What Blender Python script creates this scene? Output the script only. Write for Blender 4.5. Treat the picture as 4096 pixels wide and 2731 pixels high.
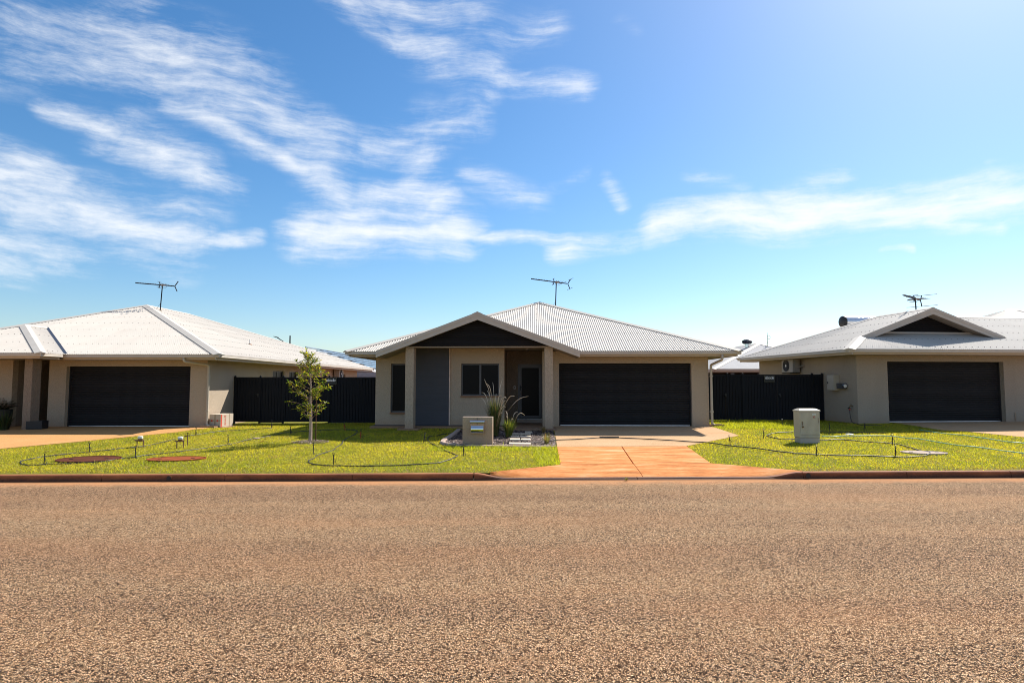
import bpy, math, random
import numpy as np
from mathutils import Vector, Matrix
for o in list(bpy.data.objects): bpy.data.objects.remove(o, do_unlink=True)
scene = bpy.context.scene
COL = scene.collection
R = math.radians
rng = random.Random(7)
nrng = np.random.default_rng(11)

# ------------------------------------------------------------------ camera
cam_data = bpy.data.cameras.new('camera'); cam = bpy.data.objects.new('camera', cam_data); COL.objects.link(cam)
cam_data.sensor_width = 36; cam_data.lens = 21.533; cam_data.clip_end = 6000; cam_data.clip_start = 0.05
cam.location = (0, 0, 1.9); cam.rotation_euler = (R(90 + 3.841), 0, 0)
scene.camera = cam

# ------------------------------------------------------------------ light
SUN = Vector((0.72, 0.76, 1.0)).normalized()          # towards the sun
SUN_EL = math.asin(SUN.z); SUN_AZ = math.atan2(SUN.x, SUN.y)
sd = bpy.data.lights.new('sun', 'SUN'); sd.energy = 5.0; sd.angle = R(0.53); sd.color = (1.0, 0.95, 0.87)
so = bpy.data.objects.new('sun', sd); COL.objects.link(so); so.location = (30, 30, 40)
so.rotation_euler = SUN.to_track_quat('Z', 'Y').to_euler()
scene.view_settings.view_transform = 'Standard'; scene.view_settings.look = 'None'
scene.view_settings.exposure = 0.8; scene.view_settings.gamma = 1.0
scene.view_settings.use_curve_mapping = False
scene.cycles.pixel_filter_type = 'BLACKMAN_HARRIS'; scene.cycles.filter_width = 1.0

# streaks of cirrus: azimuth/elevation of both ends (degrees), half width (radians), density
CLOUDS = [(-38.66,24.21,-31.3,25.75,0.0346,0.75),(-31.91,25.6,-24.26,23.35,0.0415,0.9),(-24.96,23.4,-17.42,20.46,0.0288,0.85),(-34.69,27.51,-29.16,27.76,0.023,0.5),(-29.56,21.58,-19.43,18.1,0.0115,1.0),(-19.43,18.1,-15.21,15.88,0.0161,1.0),(-37.68,20.24,-32.55,18.89,0.0103,1.0),(-32.54,18.73,-28.11,17.0,0.0207,1.0),(-28.08,16.31,-24.56,16.08,0.0115,1.0),(-35.4,18.0,-31.62,18.42,0.0081,0.7),(-40.53,15.96,-36.66,15.22,0.0149,1.0),(-40.42,13.56,-33.77,12.78,0.03,1.0),(-35.19,12.89,-29.2,11.3,0.0276,1.05),(-29.5,10.92,-22.71,12.29,0.0075,1.1),(-40.24,9.45,-35.05,9.29,0.0149,0.9),(-32.42,15.64,-26.02,13.77,0.0144,0.4),(-18.3,17.66,-14.03,14.82,0.0196,1.1),(-14.14,20.95,-3.8,23.87,0.0207,0.75),(-8.54,22.6,-9.29,16.99,0.0265,0.85),(-18.94,12.97,-5.19,14.22,0.0242,1.25),(-14.42,14.8,-7.25,16.11,0.0288,1.2),(-6.01,13.61,6.33,13.13,0.0069,1.0),(-17.12,31.95,-11.49,29.28,0.0139,0.75),(-11.54,32.44,-4.05,31.01,0.0334,0.6),(-10.68,29.67,-1.93,27.07,0.0219,0.85),(-1.93,26.89,7.88,25.97,0.0115,1.0),(-4.88,29.02,4.6,31.15,0.0196,0.5),(4.69,12.26,20.71,13.39,0.0127,1.25),(13.15,13.53,27.62,13.94,0.0166,1.4),(24.27,14.33,40.61,13.38,0.0194,1.4),(25.68,15.94,28.85,16.95,0.0115,0.7),(33.14,12.87,39.29,11.24,0.0069,1.0),(40.13,13.47,47.88,13.08,0.0202,1.2),(9.15,18.59,10.33,15.98,0.0063,0.8),(-3.98,18.88,2.03,17.0,0.0161,0.6),(2.45,17.95,7.41,19.41,0.0058,0.5),(15.94,17.69,21.51,16.43,0.0081,0.55),(31.12,10.64,33.2,10.64,0.0029,0.9),(39.0,16.17,41.68,15.99,0.004,0.8),(11.02,30.61,12.63,29.5,0.0081,0.25),(-45.82,10.2,-40.21,8.67,0.0288,0.9),(-47.44,22.18,-39.47,24.95,0.0403,0.6)]

def make_world():
    w = bpy.data.worlds.new('World'); scene.world = w; w.use_nodes = True
    nt = w.node_tree; N = nt.nodes; Lk = nt.links; N.clear()
    def nd(t, **k):
        n = N.new(t)
        for a, b in k.items(): setattr(n, a, b)
        return n
    def vm(op, a, b=None, sc=None):
        n = nd('ShaderNodeVectorMath', operation=op)
        for i, x in enumerate((a, b)):
            if x is None: continue
            if hasattr(x, 'is_output'): Lk.new(x, n.inputs[i])
            else: n.inputs[i].default_value = x
        if sc is not None:
            if hasattr(sc, 'is_output'): Lk.new(sc, n.inputs[3])
            else: n.inputs[3].default_value = sc
        return n
    def mt(op, a, b=0.0, c=None, clamp=False):
        n = nd('ShaderNodeMath', operation=op, use_clamp=clamp)
        for i, x in enumerate((a, b, c)):
            if x is None: continue
            if hasattr(x, 'is_output'): Lk.new(x, n.inputs[i])
            else: n.inputs[i].default_value = x
        return n.outputs[0]
    out = nd('ShaderNodeOutputWorld'); bg = nd('ShaderNodeBackground'); Lk.new(bg.outputs[0], out.inputs[0])
    sky = nd('ShaderNodeTexSky', sky_type='NISHITA', sun_disc=False, sun_elevation=SUN_EL, sun_rotation=SUN_AZ,
             altitude=20, air_density=1.05, dust_density=0.55, ozone_density=4.0)
    tc = nd('ShaderNodeTexCoord'); D = vm('NORMALIZE', tc.outputs['Generated']).outputs[0]
    sep = nd('ShaderNodeSeparateXYZ'); Lk.new(D, sep.inputs[0])
    # warp of the direction so that streak edges curl and fray
    n1 = nd('ShaderNodeTexNoise', noise_dimensions='3D'); n1.inputs['Scale'].default_value = 5.0; n1.inputs['Detail'].default_value = 3; n1.inputs['Roughness'].default_value = 0.5
    Lk.new(D, n1.inputs['Vector'])
    wv = vm('SUBTRACT', n1.outputs['Color'], (0.5, 0.5, 0.5)).outputs[0]
    def madd(v, k, add):
        n = nd('ShaderNodeVectorMath', operation='MULTIPLY_ADD')
        for i, x in enumerate((v, k, add)):
            if hasattr(x, 'is_output'): Lk.new(x, n.inputs[i])
            else: n.inputs[i].default_value = x
        return n.outputs[0]
    Dw = madd(wv, (0.075, 0.075, 0.075), D)
    tot = None
    for (a1, e1, a2, e2, r, s) in CLOUDS:
        def dv(a, e): a = R(a); e = R(e); return Vector((math.sin(a) * math.cos(e), math.cos(a) * math.cos(e), math.sin(e)))
        A = dv(a1, e1); B = dv(a2, e2); BA = B - A; q = BA / BA.length_squared
        t = mt('SUBTRACT', vm('DOT_PRODUCT', Dw, tuple(q)).outputs['Value'], A.dot(q), clamp=True)
        dist = vm('DISTANCE', madd(t, tuple(-BA), Dw), tuple(A)).outputs['Value']
        m_ = mt('MULTIPLY_ADD', dist, -s / (2.6 * r), s)
        tot = m_ if tot is None else mt('MAXIMUM', tot, m_)
    # elsewhere round the sky: thin scattered cirrus of the same sort
    back = nd('ShaderNodeMapRange', interpolation_type='SMOOTHSTEP'); Lk.new(sep.outputs[1], back.inputs['Value'])
    back.inputs['From Min'].default_value = 0.62; back.inputs['From Max'].default_value = 0.3; back.inputs['To Max'].default_value = 0.45
    tot = mt('MAXIMUM', tot, back.outputs[0])
    # fibres drawn out along the wind
    mp = nd('ShaderNodeMapping'); mp.inputs['Rotation'].default_value = (0, R(-33), 0); mp.inputs['Scale'].default_value = (5, 11, 40)
    Lk.new(madd(wv, (0.05, 0.05, 0.05), D), mp.inputs['Vector'])
    n2 = nd('ShaderNodeTexNoise'); n2.inputs['Scale'].default_value = 1.0; n2.inputs['Detail'].default_value = 8; n2.inputs['Roughness'].default_value = 0.68
    Lk.new(mp.outputs[0], n2.inputs['Vector'])
    n3 = nd('ShaderNodeTexNoise'); n3.inputs['Scale'].default_value = 13; n3.inputs['Detail'].default_value = 7; n3.inputs['Roughness'].default_value = 0.66
    Lk.new(Dw, n3.inputs['Vector'])
    tex = mt('ADD', mt('MULTIPLY', mt('SUBTRACT', n2.outputs['Fac'], 0.5), 2.3), mt('MULTIPLY', mt('SUBTRACT', n3.outputs['Fac'], 0.5), 0.9))
    mask = mt('MAXIMUM', tot, 0.0)
    amp = mt('MINIMUM', mt('MULTIPLY', mask, 2.4), 1.0)                    # no texture where there is no cloud
    raw = mt('ADD', mask, mt('MULTIPLY', tex, amp))
    dr_ = nd('ShaderNodeMapRange', interpolation_type='SMOOTHSTEP'); Lk.new(raw, dr_.inputs['Value'])
    dr_.inputs['From Min'].default_value = 0.08; dr_.inputs['From Max'].default_value = 1.6; dr_.inputs['To Max'].default_value = 0.92
    hs = nd('ShaderNodeHueSaturation'); hs.inputs['Saturation'].default_value = 1.24; hs.inputs['Hue'].default_value = 0.498; Lk.new(sky.outputs[0], hs.inputs['Color'])
    mix = nd('ShaderNodeMix', data_type='RGBA'); Lk.new(dr_.outputs[0], mix.inputs['Factor'])
    Lk.new(hs.outputs[0], mix.inputs[6]); mix.inputs[7].default_value = (7.2, 7.35, 7.5, 1)
    Lk.new(mix.outputs[2], bg.inputs['Color']); bg.inputs['Strength'].default_value = 0.085
    w.cycles.sampling_method = 'MANUAL'; w.cycles.sample_map_resolution = 256
make_world()

# ------------------------------------------------------------------ materials
def mix_rgb(nt, fac, a, b, mode='MIX'):
    n = nt.nodes.new('ShaderNodeMix'); n.data_type = 'RGBA'; n.blend_type = mode
    for i, x in ((0, fac), (6, a), (7, b)):
        if hasattr(x, 'is_output'): nt.links.new(x, n.inputs[i])
        else: n.inputs[i].default_value = x if i == 0 else (tuple(x) + (1,))[:4]
    return n.outputs[2]
def mnode(nt, op, a, b=0.0, clamp=False):
    n = nt.nodes.new('ShaderNodeMath'); n.operation = op; n.use_clamp = clamp
    for i, x in enumerate((a, b)):
        if hasattr(x, 'is_output'): nt.links.new(x, n.inputs[i])
        else: n.inputs[i].default_value = x
    return n.outputs[0]
def noise(nt, vec, scale, detail=4, rough=0.55):
    n = nt.nodes.new('ShaderNodeTexNoise'); n.inputs['Scale'].default_value = scale; n.inputs['Detail'].default_value = detail; n.inputs['Roughness'].default_value = rough
    nt.links.new(vec, n.inputs['Vector']); return n
def mapping(nt, vec, scale=(1, 1, 1), rot=(0, 0, 0)):
    n = nt.nodes.new('ShaderNodeMapping'); n.inputs['Scale'].default_value = scale; n.inputs['Rotation'].default_value = rot
    nt.links.new(vec, n.inputs['Vector']); return n.outputs[0]
def ramp(nt, fac, stops):
    n = nt.nodes.new('ShaderNodeValToRGB'); e = n.color_ramp.elements
    while len(e) < len(stops): e.new(0.5)
    for i, (p, c) in enumerate(stops):
        e[i].position = p; e[i].color = (tuple(c) + (1,))[:4] if not isinstance(c, (int, float)) else (c, c, c, 1)
    nt.links.new(fac, n.inputs[0]); return n.outputs[0]
def bump(nt, h, strength, dist):
    n = nt.nodes.new('ShaderNodeBump'); n.inputs['Strength'].default_value = strength; n.inputs['Distance'].default_value = dist
    nt.links.new(h, n.inputs['Height']); return n.outputs[0]
def base_mat(name):
    m = bpy.data.materials.new(name); m.use_nodes = True; nt = m.node_tree
    b = nt.nodes['Principled BSDF']; tc = nt.nodes.new('ShaderNodeTexCoord')
    return m, nt, b, tc.outputs['Object']
def M(name, col, rough=0.6, var=0.12, vscale=3.0, grain=0.0, gscale=60, bmp=0.0, bscale=80, metal=0.0, spec=0.4, stretch=(1, 1, 1), dust=0.0):
    m, nt, b, v = base_mat(name)
    vv = mapping(nt, v, stretch)
    n = noise(nt, vv, vscale, 5)
    lo = tuple(c * (1 - var) for c in col); hi = tuple(min(1, c * (1 + var)) for c in col)
    c = mix_rgb(nt, ramp(nt, n.outputs['Fac'], [(0.3, 0.0), (0.7, 1.0)]), lo, hi)
    if grain:
        g = noise(nt, vv, gscale, 2)
        c = mix_rgb(nt, grain, c, ramp(nt, g.outputs['Fac'], [(0.3, tuple(x * 0.35 for x in col)), (0.65, tuple(min(1, x * 1.5) for x in col))]))
    if dust:
        g = noise(nt, v, 1.3, 6, 0.65)
        c = mix_rgb(nt, mnode(nt, 'MULTIPLY', ramp(nt, g.outputs['Fac'], [(0.45, 0.0), (0.7, 1.0)]), dust), c, (0.42, 0.17, 0.07))
    nt.links.new(c, b.inputs['Base Color'])
    b.inputs['Roughness'].default_value = rough; b.inputs['Metallic'].default_value = metal; b.inputs['Specular IOR Level'].default_value = spec
    if bmp:
        g = noise(nt, vv, bscale, 4, 0.6); nt.links.new(bump(nt, g.outputs['Fac'], bmp, 0.01), b.inputs['Normal'])
    return m
MAT = {}
def render_mat(name, col):
    # sponge-raked acrylic render: upright scratches, sandy grain
    m, nt, b, v = base_mat(name)
    vv = mapping(nt, v, (1, 1, 0.30)); g = noise(nt, vv, 58, 4, 0.7); g2 = noise(nt, v, 1.1, 5); g3 = noise(nt, vv, 20, 3, 0.7)
    c = mix_rgb(nt, g2.outputs['Fac'], tuple(x * 0.93 for x in col), tuple(x * 1.06 for x in col))
    c = mix_rgb(nt, 0.50, c, ramp(nt, g.outputs['Fac'], [(0.33, tuple(x * 0.42 for x in col)), (0.5, col), (0.66, tuple(x * 1.35 for x in col))]))
    # red dirt splashed up from the ground by rain
    sz = nt.nodes.new('ShaderNodeSeparateXYZ'); nt.links.new(v, sz.inputs[0])
    spl = mnode(nt, 'SUBTRACT', sz.outputs[2], mnode(nt, 'MULTIPLY', noise(nt, v, 5.0, 5, 0.65).outputs['Fac'], 0.5))
    c = mix_rgb(nt, mnode(nt, 'MULTIPLY', ramp(nt, spl, [(0.16, 1.0), (0.50, 0.0)]), 0.30), c, (0.36, 0.17, 0.08))
    c = mix_rgb(nt, mnode(nt, 'MULTIPLY', ramp(nt, noise(nt, mapping(nt, v, (1.4, 1.4, 0.18)), 1.6, 5, 0.6).outputs['Fac'], [(0.48, 0.0), (0.75, 1.0)]), 0.22), c, tuple(x * 0.62 for x in col))
    nt.links.new(c, b.inputs['Base Color']); b.inputs['Roughness'].default_value = 0.9; b.inputs['Specular IOR Level'].default_value = 0.2
    h = mnode(nt, 'ADD', g.outputs['Fac'], g3.outputs['Fac'])
    nt.links.new(bump(nt, h, 0.75, 0.012), b.inputs['Normal']); return m
MAT['render'] = render_mat('wall_render', (0.42, 0.338, 0.25))
MAT['render_grey'] = render_mat('wall_render_grey', (0.34, 0.285, 0.225))
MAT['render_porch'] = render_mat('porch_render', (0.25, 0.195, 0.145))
MAT['roof'] = M('roof_steel', (0.50, 0.46, 0.405), rough=0.6, var=0.04, vscale=1.2, spec=0.15, dust=0.05)
MAT['roof_far'] = M('far_roof_steel', (0.40, 0.39, 0.385), rough=0.6, var=0.05, spec=0.15)
MAT['cap'] = M('ridge_cap_steel', (0.48, 0.44, 0.385), rough=0.6, var=0.05, spec=0.15)
MAT['gutter'] = M('gutter_steel', (0.50, 0.445, 0.375), rough=0.55, var=0.05, vscale=5)
MAT['fascia'] = M('fascia_steel', (0.46, 0.39, 0.31), rough=0.5, var=0.05)
MAT['soffit'] = M('soffit_board', (0.34, 0.28, 0.22), rough=0.8, var=0.05)
MAT['screw'] = M('screw', (0.16, 0.125, 0.11), rough=0.6)
MAT['door_dark'] = M('roller_door_steel', (0.026, 0.025, 0.027), rough=0.6, spec=0.15, var=0.12, vscale=4, grain=0.12, gscale=120)
MAT['door_bar'] = M('aluminium_bar', (0.55, 0.56, 0.60), rough=0.35, metal=0.6)
MAT['clad'] = M('gable_cladding_steel', (0.012, 0.011, 0.012), rough=0.6, spec=0.15, var=0.1)
MAT['fence'] = M('fence_steel', (0.010, 0.011, 0.0145), rough=0.6, spec=0.15, var=0.18, vscale=2, grain=0.12, gscale=140)
MAT['frame'] = M('window_frame_alu', (0.085, 0.085, 0.09), rough=0.4, metal=0.3)
MAT['panel'] = M('feature_panel', (0.058, 0.060, 0.070), rough=0.7, var=0.08, grain=0.25, gscale=90, bmp=0.3, bscale=60, stretch=(0.25, 1, 4))
MAT['trim_edge'] = M('panel_edge', (0.65, 0.50, 0.40), rough=0.5, var=0.25, vscale=4)
MAT['sill'] = M('brown_sill', (0.25, 0.125, 0.065), rough=0.7)
MAT['white'] = M('white_plastic', (0.75, 0.74, 0.70), rough=0.45)
MAT['black'] = M('black_plastic', (0.018, 0.018, 0.019), rough=0.5)
MAT['pipe'] = M('poly_pipe', (0.022, 0.024, 0.027), rough=0.5, spec=0.4)
MAT['teal'] = M('teal_hose', (0.10, 0.42, 0.36), rough=0.4)
MAT['red'] = M('red_plastic', (0.50, 0.04, 0.025), rough=0.5)
MAT['copper'] = M('copper_riser', (0.22, 0.12, 0.085), rough=0.5, metal=0.4)
MAT['downpipe'] = M('downpipe', (0.46, 0.40, 0.32), rough=0.5, var=0.06)
MAT['metal_dark'] = M('antenna_metal', (0.012, 0.013, 0.017), rough=0.4, metal=0.5)
MAT['metal_rod'] = M('antenna_rod', (0.06, 0.065, 0.08), rough=0.4, metal=0.6)
MAT['steel'] = M('stainless', (0.62, 0.63, 0.66), rough=0.12, var=0.03, metal=1.0)
MAT['steel_tan'] = M('letterbox_frame', (0.36, 0.26, 0.19), rough=0.4, metal=0.5)
MAT['cabinet'] = M('cabinet_shell', (0.52, 0.465, 0.365), rough=0.6, var=0.07, grain=0.1, gscale=60, dust=0.10)
MAT['cabinet_dark'] = M('cabinet_groove', (0.22, 0.16, 0.11), rough=0.8)
MAT['plinth'] = M('cabinet_plinth', (0.46, 0.40, 0.34), rough=0.85, grain=0.3, gscale=90, dust=0.3)
MAT['brass'] = M('brass', (0.16, 0.09, 0.03), rough=0.5, metal=0.5)
MAT['card'] = M('cardboard', (0.50, 0.42, 0.33), rough=0.85, var=0.06)
MAT['tape'] = M('packing_tape', (0.33, 0.25, 0.17), rough=0.35)
MAT['redprint'] = M('red_print', (0.55, 0.065, 0.03), rough=0.7)
MAT['lid'] = M('rusty_lid', (0.10, 0.034, 0.020), spec=0.05, rough=0.95, var=0.3, vscale=6, grain=0.2, gscale=50, bmp=0.4, bscale=40)
MAT['lid_red'] = M('red_stained_lid', (0.24, 0.065, 0.026), spec=0.05, rough=0.95, var=0.35, vscale=4, grain=0.2)
MAT['concrete'] = M('concrete', (0.42, 0.33, 0.27), spec=0.1, rough=0.95, var=0.12, grain=0.2, gscale=70)
MAT['edging'] = M('bed_edging', (0.40, 0.29, 0.23), rough=0.9, var=0.2, vscale=6, grain=0.3, gscale=40, bmp=0.4)
MAT['paver'] = M('sandstone_paver', (0.62, 0.50, 0.38), rough=0.85, var=0.15, vscale=5, grain=0.15)
MAT['block'] = M('grey_block', (0.34, 0.34, 0.35), rough=0.9, var=0.1, grain=0.2)
MAT['soil'] = M('red_soil', (0.22, 0.095, 0.045), rough=0.95, var=0.3, grain=0.4, gscale=40, bmp=0.6, bscale=30)
MAT['mulch_base'] = M('mulch_base', (0.055, 0.036, 0.03), rough=0.95, var=0.4, vscale=20, grain=0.5, gscale=60)
MAT['porch'] = M('porch_aggregate', (0.30, 0.175, 0.10), rough=0.85, var=0.12, grain=0.45, gscale=70, bmp=0.4)
MAT['glass'] = M('dark_screened_glass', (0.004, 0.004, 0.005), rough=0.35, var=0.05, spec=0.12)
MAT['signface'] = M('sign_face', (0.008, 0.009, 0.011), rough=0.45)
MAT['signrim'] = M('sign_rim', (0.16, 0.15, 0.09), rough=0.5)
MAT['letter'] = M('white_letter', (0.93, 0.94, 0.97), rough=0.5)
MAT['green_letter'] = M('green_letter', (0.30, 0.34, 0.06), rough=0.5)
MAT['tank'] = M('tank_steel', (0.62, 0.65, 0.70), rough=0.25, metal=0.7)
MAT['solar'] = M('solar_panel_glass', (0.02, 0.045, 0.09), rough=0.12, spec=0.7)
MAT['solar_rail'] = M('panel_rail', (0.26, 0.31, 0.35), rough=0.3, metal=0.4)
MAT['ac'] = M('air_con_casing', (0.34, 0.315, 0.275), rough=0.5, var=0.06)
MAT['meter'] = M('meter_box_paint', (0.42, 0.37, 0.30), rough=0.5, var=0.05)
MAT['stake'] = M('stake_wood', (0.10, 0.04, 0.02), rough=0.8)
MAT['bark'] = M('pale_bark', (0.42, 0.31, 0.24), rough=0.85, var=0.3, vscale=14, grain=0.3, gscale=50, stretch=(1, 1, 0.35))
MAT['twig'] = M('twig_bark', (0.24, 0.145, 0.10), rough=0.85, var=0.2)
MAT['stem'] = M('dry_stem', (0.42, 0.30, 0.14), rough=0.7, var=0.2)
MAT['plume'] = M('seed_plume', (0.66, 0.54, 0.38), rough=0.9, var=0.15)

def leaf_mat(name, trans=0.5, rough=0.45, gain=1.0):
    # colour comes from the per-leaf attribute; light passes through thin blades
    m, nt, b, v = base_mat(name)
    at = nt.nodes.new('ShaderNodeAttribute'); at.attribute_name = 'tint'
    nt.links.new(at.outputs['Color'], b.inputs['Base Color']); b.inputs['Roughness'].default_value = rough; b.inputs['Specular IOR Level'].default_value = 0.35
    tr = nt.nodes.new('ShaderNodeBsdfTranslucent'); nt.links.new(mix_rgb(nt, 1.0, at.outputs['Color'], (gain, gain * 0.98, gain * 0.55), 'MULTIPLY'), tr.inputs['Color'])
    ms = nt.nodes.new('ShaderNodeMixShader'); ms.inputs[0].default_value = trans
    nt.links.new(b.outputs[0], ms.inputs[1]); nt.links.new(tr.outputs[0], ms.inputs[2])
    nt.links.new(ms.outputs[0], nt.nodes['Material Output'].inputs['Surface']); return m
MAT['grass'] = leaf_mat('lawn_grass', 0.5, 0.5, 1.5)
MAT['leaf'] = leaf_mat('tree_leaf', 0.5, 0.35, 2.2)
MAT['blade'] = leaf_mat('tussock_blade', 0.45, 0.4, 1.6)

def road_mat():
    m, nt, b, v = base_mat('chip_seal')
    def vor(scale, feat):
        n = nt.nodes.new('ShaderNodeTexVoronoi'); n.feature = feat; n.inputs['Scale'].default_value = scale; n.inputs['Randomness'].default_value = 1.0
        nt.links.new(vw, n.inputs['Vector']); return n
    nz = noise(nt, v, 35, 2)
    va = nt.nodes.new('ShaderNodeVectorMath'); va.operation = 'MULTIPLY_ADD'; nt.links.new(nz.outputs['Color'], va.inputs[0]); va.inputs[1].default_value = (0.006, 0.006, 0); nt.links.new(v, va.inputs[2])
    vw = va.outputs[0]
    a = vor(80, 'F1'); e = vor(80, 'DISTANCE_TO_EDGE')
    sepc = nt.nodes.new('ShaderNodeSeparateColor'); nt.links.new(a.outputs['Color'], sepc.inputs[0])
    stone = ramp(nt, sepc.outputs[0], [(0.0, (0.035, 0.019, 0.011)), (0.17, (0.15, 0.08, 0.04)), (0.30, (0.45, 0.265, 0.14)), (0.64, (0.69, 0.425, 0.235)), (0.92, (0.90, 0.625, 0.385)), (1.0, (0.30, 0.22, 0.17))])
    gap = ramp(nt, e.outputs['Distance'], [(0.04, 1.0), (0.22, 0.0)])
    c = mix_rgb(nt, gap, stone, (0.014, 0.009, 0.006))
    # red pindan dust: patches, faint wheel bands along the road, a drift along the kerb
    big = noise(nt, mapping(nt, v, (0.12, 0.55, 1)), 1.0, 5, 0.6)
    small = noise(nt, v, 2.2, 6, 0.65)
    d1 = mnode(nt, 'MULTIPLY', ramp(nt, big.outputs['Fac'], [(0.46, 0.0), (0.68, 1.0)]), 0.20)
    sx = nt.nodes.new('ShaderNodeSeparateXYZ'); nt.links.new(v, sx.inputs[0])
    x2 = mnode(nt, 'MULTIPLY', mnode(nt, 'MULTIPLY', sx.outputs[0], sx.outputs[0]), 0.00055)
    yk = mnode(nt, 'ADD', mnode(nt, 'ADD', mnode(nt, 'MULTIPLY', sx.outputs[0], 0.028), 12.13), x2)
    dk = mnode(nt, 'SUBTRACT', yk, sx.outputs[1])
    wob = mnode(nt, 'ADD', dk, mnode(nt, 'MULTIPLY', mnode(nt, 'SUBTRACT', small.outputs['Fac'], 0.5), 0.9))
    mr = nt.nodes.new('ShaderNodeMapRange'); mr.interpolation_type = 'SMOOTHSTEP'; nt.links.new(wob, mr.inputs['Value'])
    mr.inputs['From Min'].default_value = 0.75; mr.inputs['From Max'].default_value = 0.1; mr.inputs['To Min'].default_value = 0; mr.inputs['To Max'].default_value = 0.85
    spot = mnode(nt, 'MULTIPLY', ramp(nt, noise(nt, mapping(nt, v, (1.0, 1.7, 1)), 2.9, 3).outputs['Fac'], [(0.735, 0.0), (0.78, 1.0)]), 0.75)
    fac = mnode(nt, 'MAXIMUM', mnode(nt, 'MAXIMUM', d1, mr.outputs[0]), spot)
    c = mix_rgb(nt, fac, c, (0.50, 0.235, 0.105))
    wet = nt.nodes.new('ShaderNodeMapRange'); nt.links.new(mnode(nt, 'ADD', dk, mnode(nt, 'MULTIPLY', mnode(nt, 'SUBTRACT', big.outputs['Fac'], 0.5), 0.35)), wet.inputs['Value']); wet.inputs['From Min'].default_value = 0.16; wet.inputs['From Max'].default_value = 0.05; wet.inputs['To Max'].default_value = 0.8
    c = mix_rgb(nt, wet.outputs[0], c, (0.07, 0.032, 0.018))
    bands = noise(nt, mapping(nt, v, (0.05, 0.8, 1)), 1.0, 3)
    c = mix_rgb(nt, 0.5, c, mix_rgb(nt, ramp(nt, bands.outputs['Fac'], [(0.35, 0.0), (0.65, 1.0)]), (0.34, 0.345, 0.35), (0.60, 0.59, 0.57)), 'OVERLAY')
    nt.links.new(c, b.inputs['Base Color']); b.inputs['Roughness'].default_value = 0.95; b.inputs['Specular IOR Level'].default_value = 0.08
    h = mnode(nt, 'ADD', mnode(nt, 'MULTIPLY', mnode(nt, 'MINIMUM', e.outputs['Distance'], 0.25), 3.0), mnode(nt, 'MULTIPLY', sepc.outputs[1], 0.4))
    nt.links.new(bump(nt, h, 0.85, 0.006), b.inputs['Normal']); return m
MAT['road'] = road_mat()
def apron_mat():
    m, nt, b, v = base_mat('red_dusted_concrete')
    w = noise(nt, mapping(nt, v, (0.7, 3.2, 1), (0, 0, R(4))), 1.6, 7, 0.62); s = noise(nt, mapping(nt, v, (1, 6, 1)), 9, 4); l = noise(nt, v, 0.8, 4)
    c = ramp(nt, w.outputs['Fac'], [(0.30, (0.27, 0.075, 0.018)), (0.44, (0.50, 0.175, 0.050)), (0.56, (0.62, 0.265, 0.095)), (0.70, (0.74, 0.43, 0.23))])
    c = mix_rgb(nt, 0.35, c, ramp(nt, s.outputs['Fac'], [(0.35, (0.36, 0.115, 0.034)), (0.65, (0.66, 0.33, 0.145))]))
    sp = ramp(nt, noise(nt, v, 26, 1).outputs['Fac'], [(0.755, 0.0), (0.775, 1.0)])
    c = mix_rgb(nt, mnode(nt, 'MULTIPLY', sp, 0.8), c, (0.10, 0.045, 0.025))
    nt.links.new(c, b.inputs['Base Color']); b.inputs['Roughness'].default_value = 0.95; b.inputs['Specular IOR Level'].default_value = 0.06
    nt.links.new(bump(nt, s.outputs['Fac'], 0.25, 0.004), b.inputs['Normal']); return m
MAT['apron'] = apron_mat()
def agg_mat(name, a, bc):
    m, nt, b, v = base_mat(name)
    g = noise(nt, v, 90, 2, 0.6); w = noise(nt, v, 0.9, 6, 0.6); w2 = noise(nt, mapping(nt, v, (0.5, 2.5, 1)), 1.2, 5)
    c = mix_rgb(nt, ramp(nt, w.outputs['Fac'], [(0.3, 0.0), (0.7, 1.0)]), a, bc)
    c = mix_rgb(nt, 0.5, c, ramp(nt, g.outputs['Fac'], [(0.32, tuple(x * 0.45 for x in a)), (0.5, a), (0.68, tuple(min(1, x * 1.45) for x in bc))]))
    c = mix_rgb(nt, mnode(nt, 'MULTIPLY', ramp(nt, w2.outputs['Fac'], [(0.5, 0.0), (0.72, 1.0)]), 0.35), c, (0.48, 0.21, 0.09))
    nt.links.new(c, b.inputs['Base Color']); b.inputs['Roughness'].default_value = 0.95; b.inputs['Specular IOR Level'].default_value = 0.06
    nt.links.new(bump(nt, g.outputs['Fac'], 0.5, 0.006), b.inputs['Normal']); return m
MAT['agg'] = agg_mat('exposed_aggregate', (0.44, 0.28, 0.15), (0.55, 0.365, 0.215))
MAT['agg_left'] = agg_mat('exposed_aggregate_golden', (0.46, 0.235, 0.085), (0.54, 0.31, 0.135))
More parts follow.
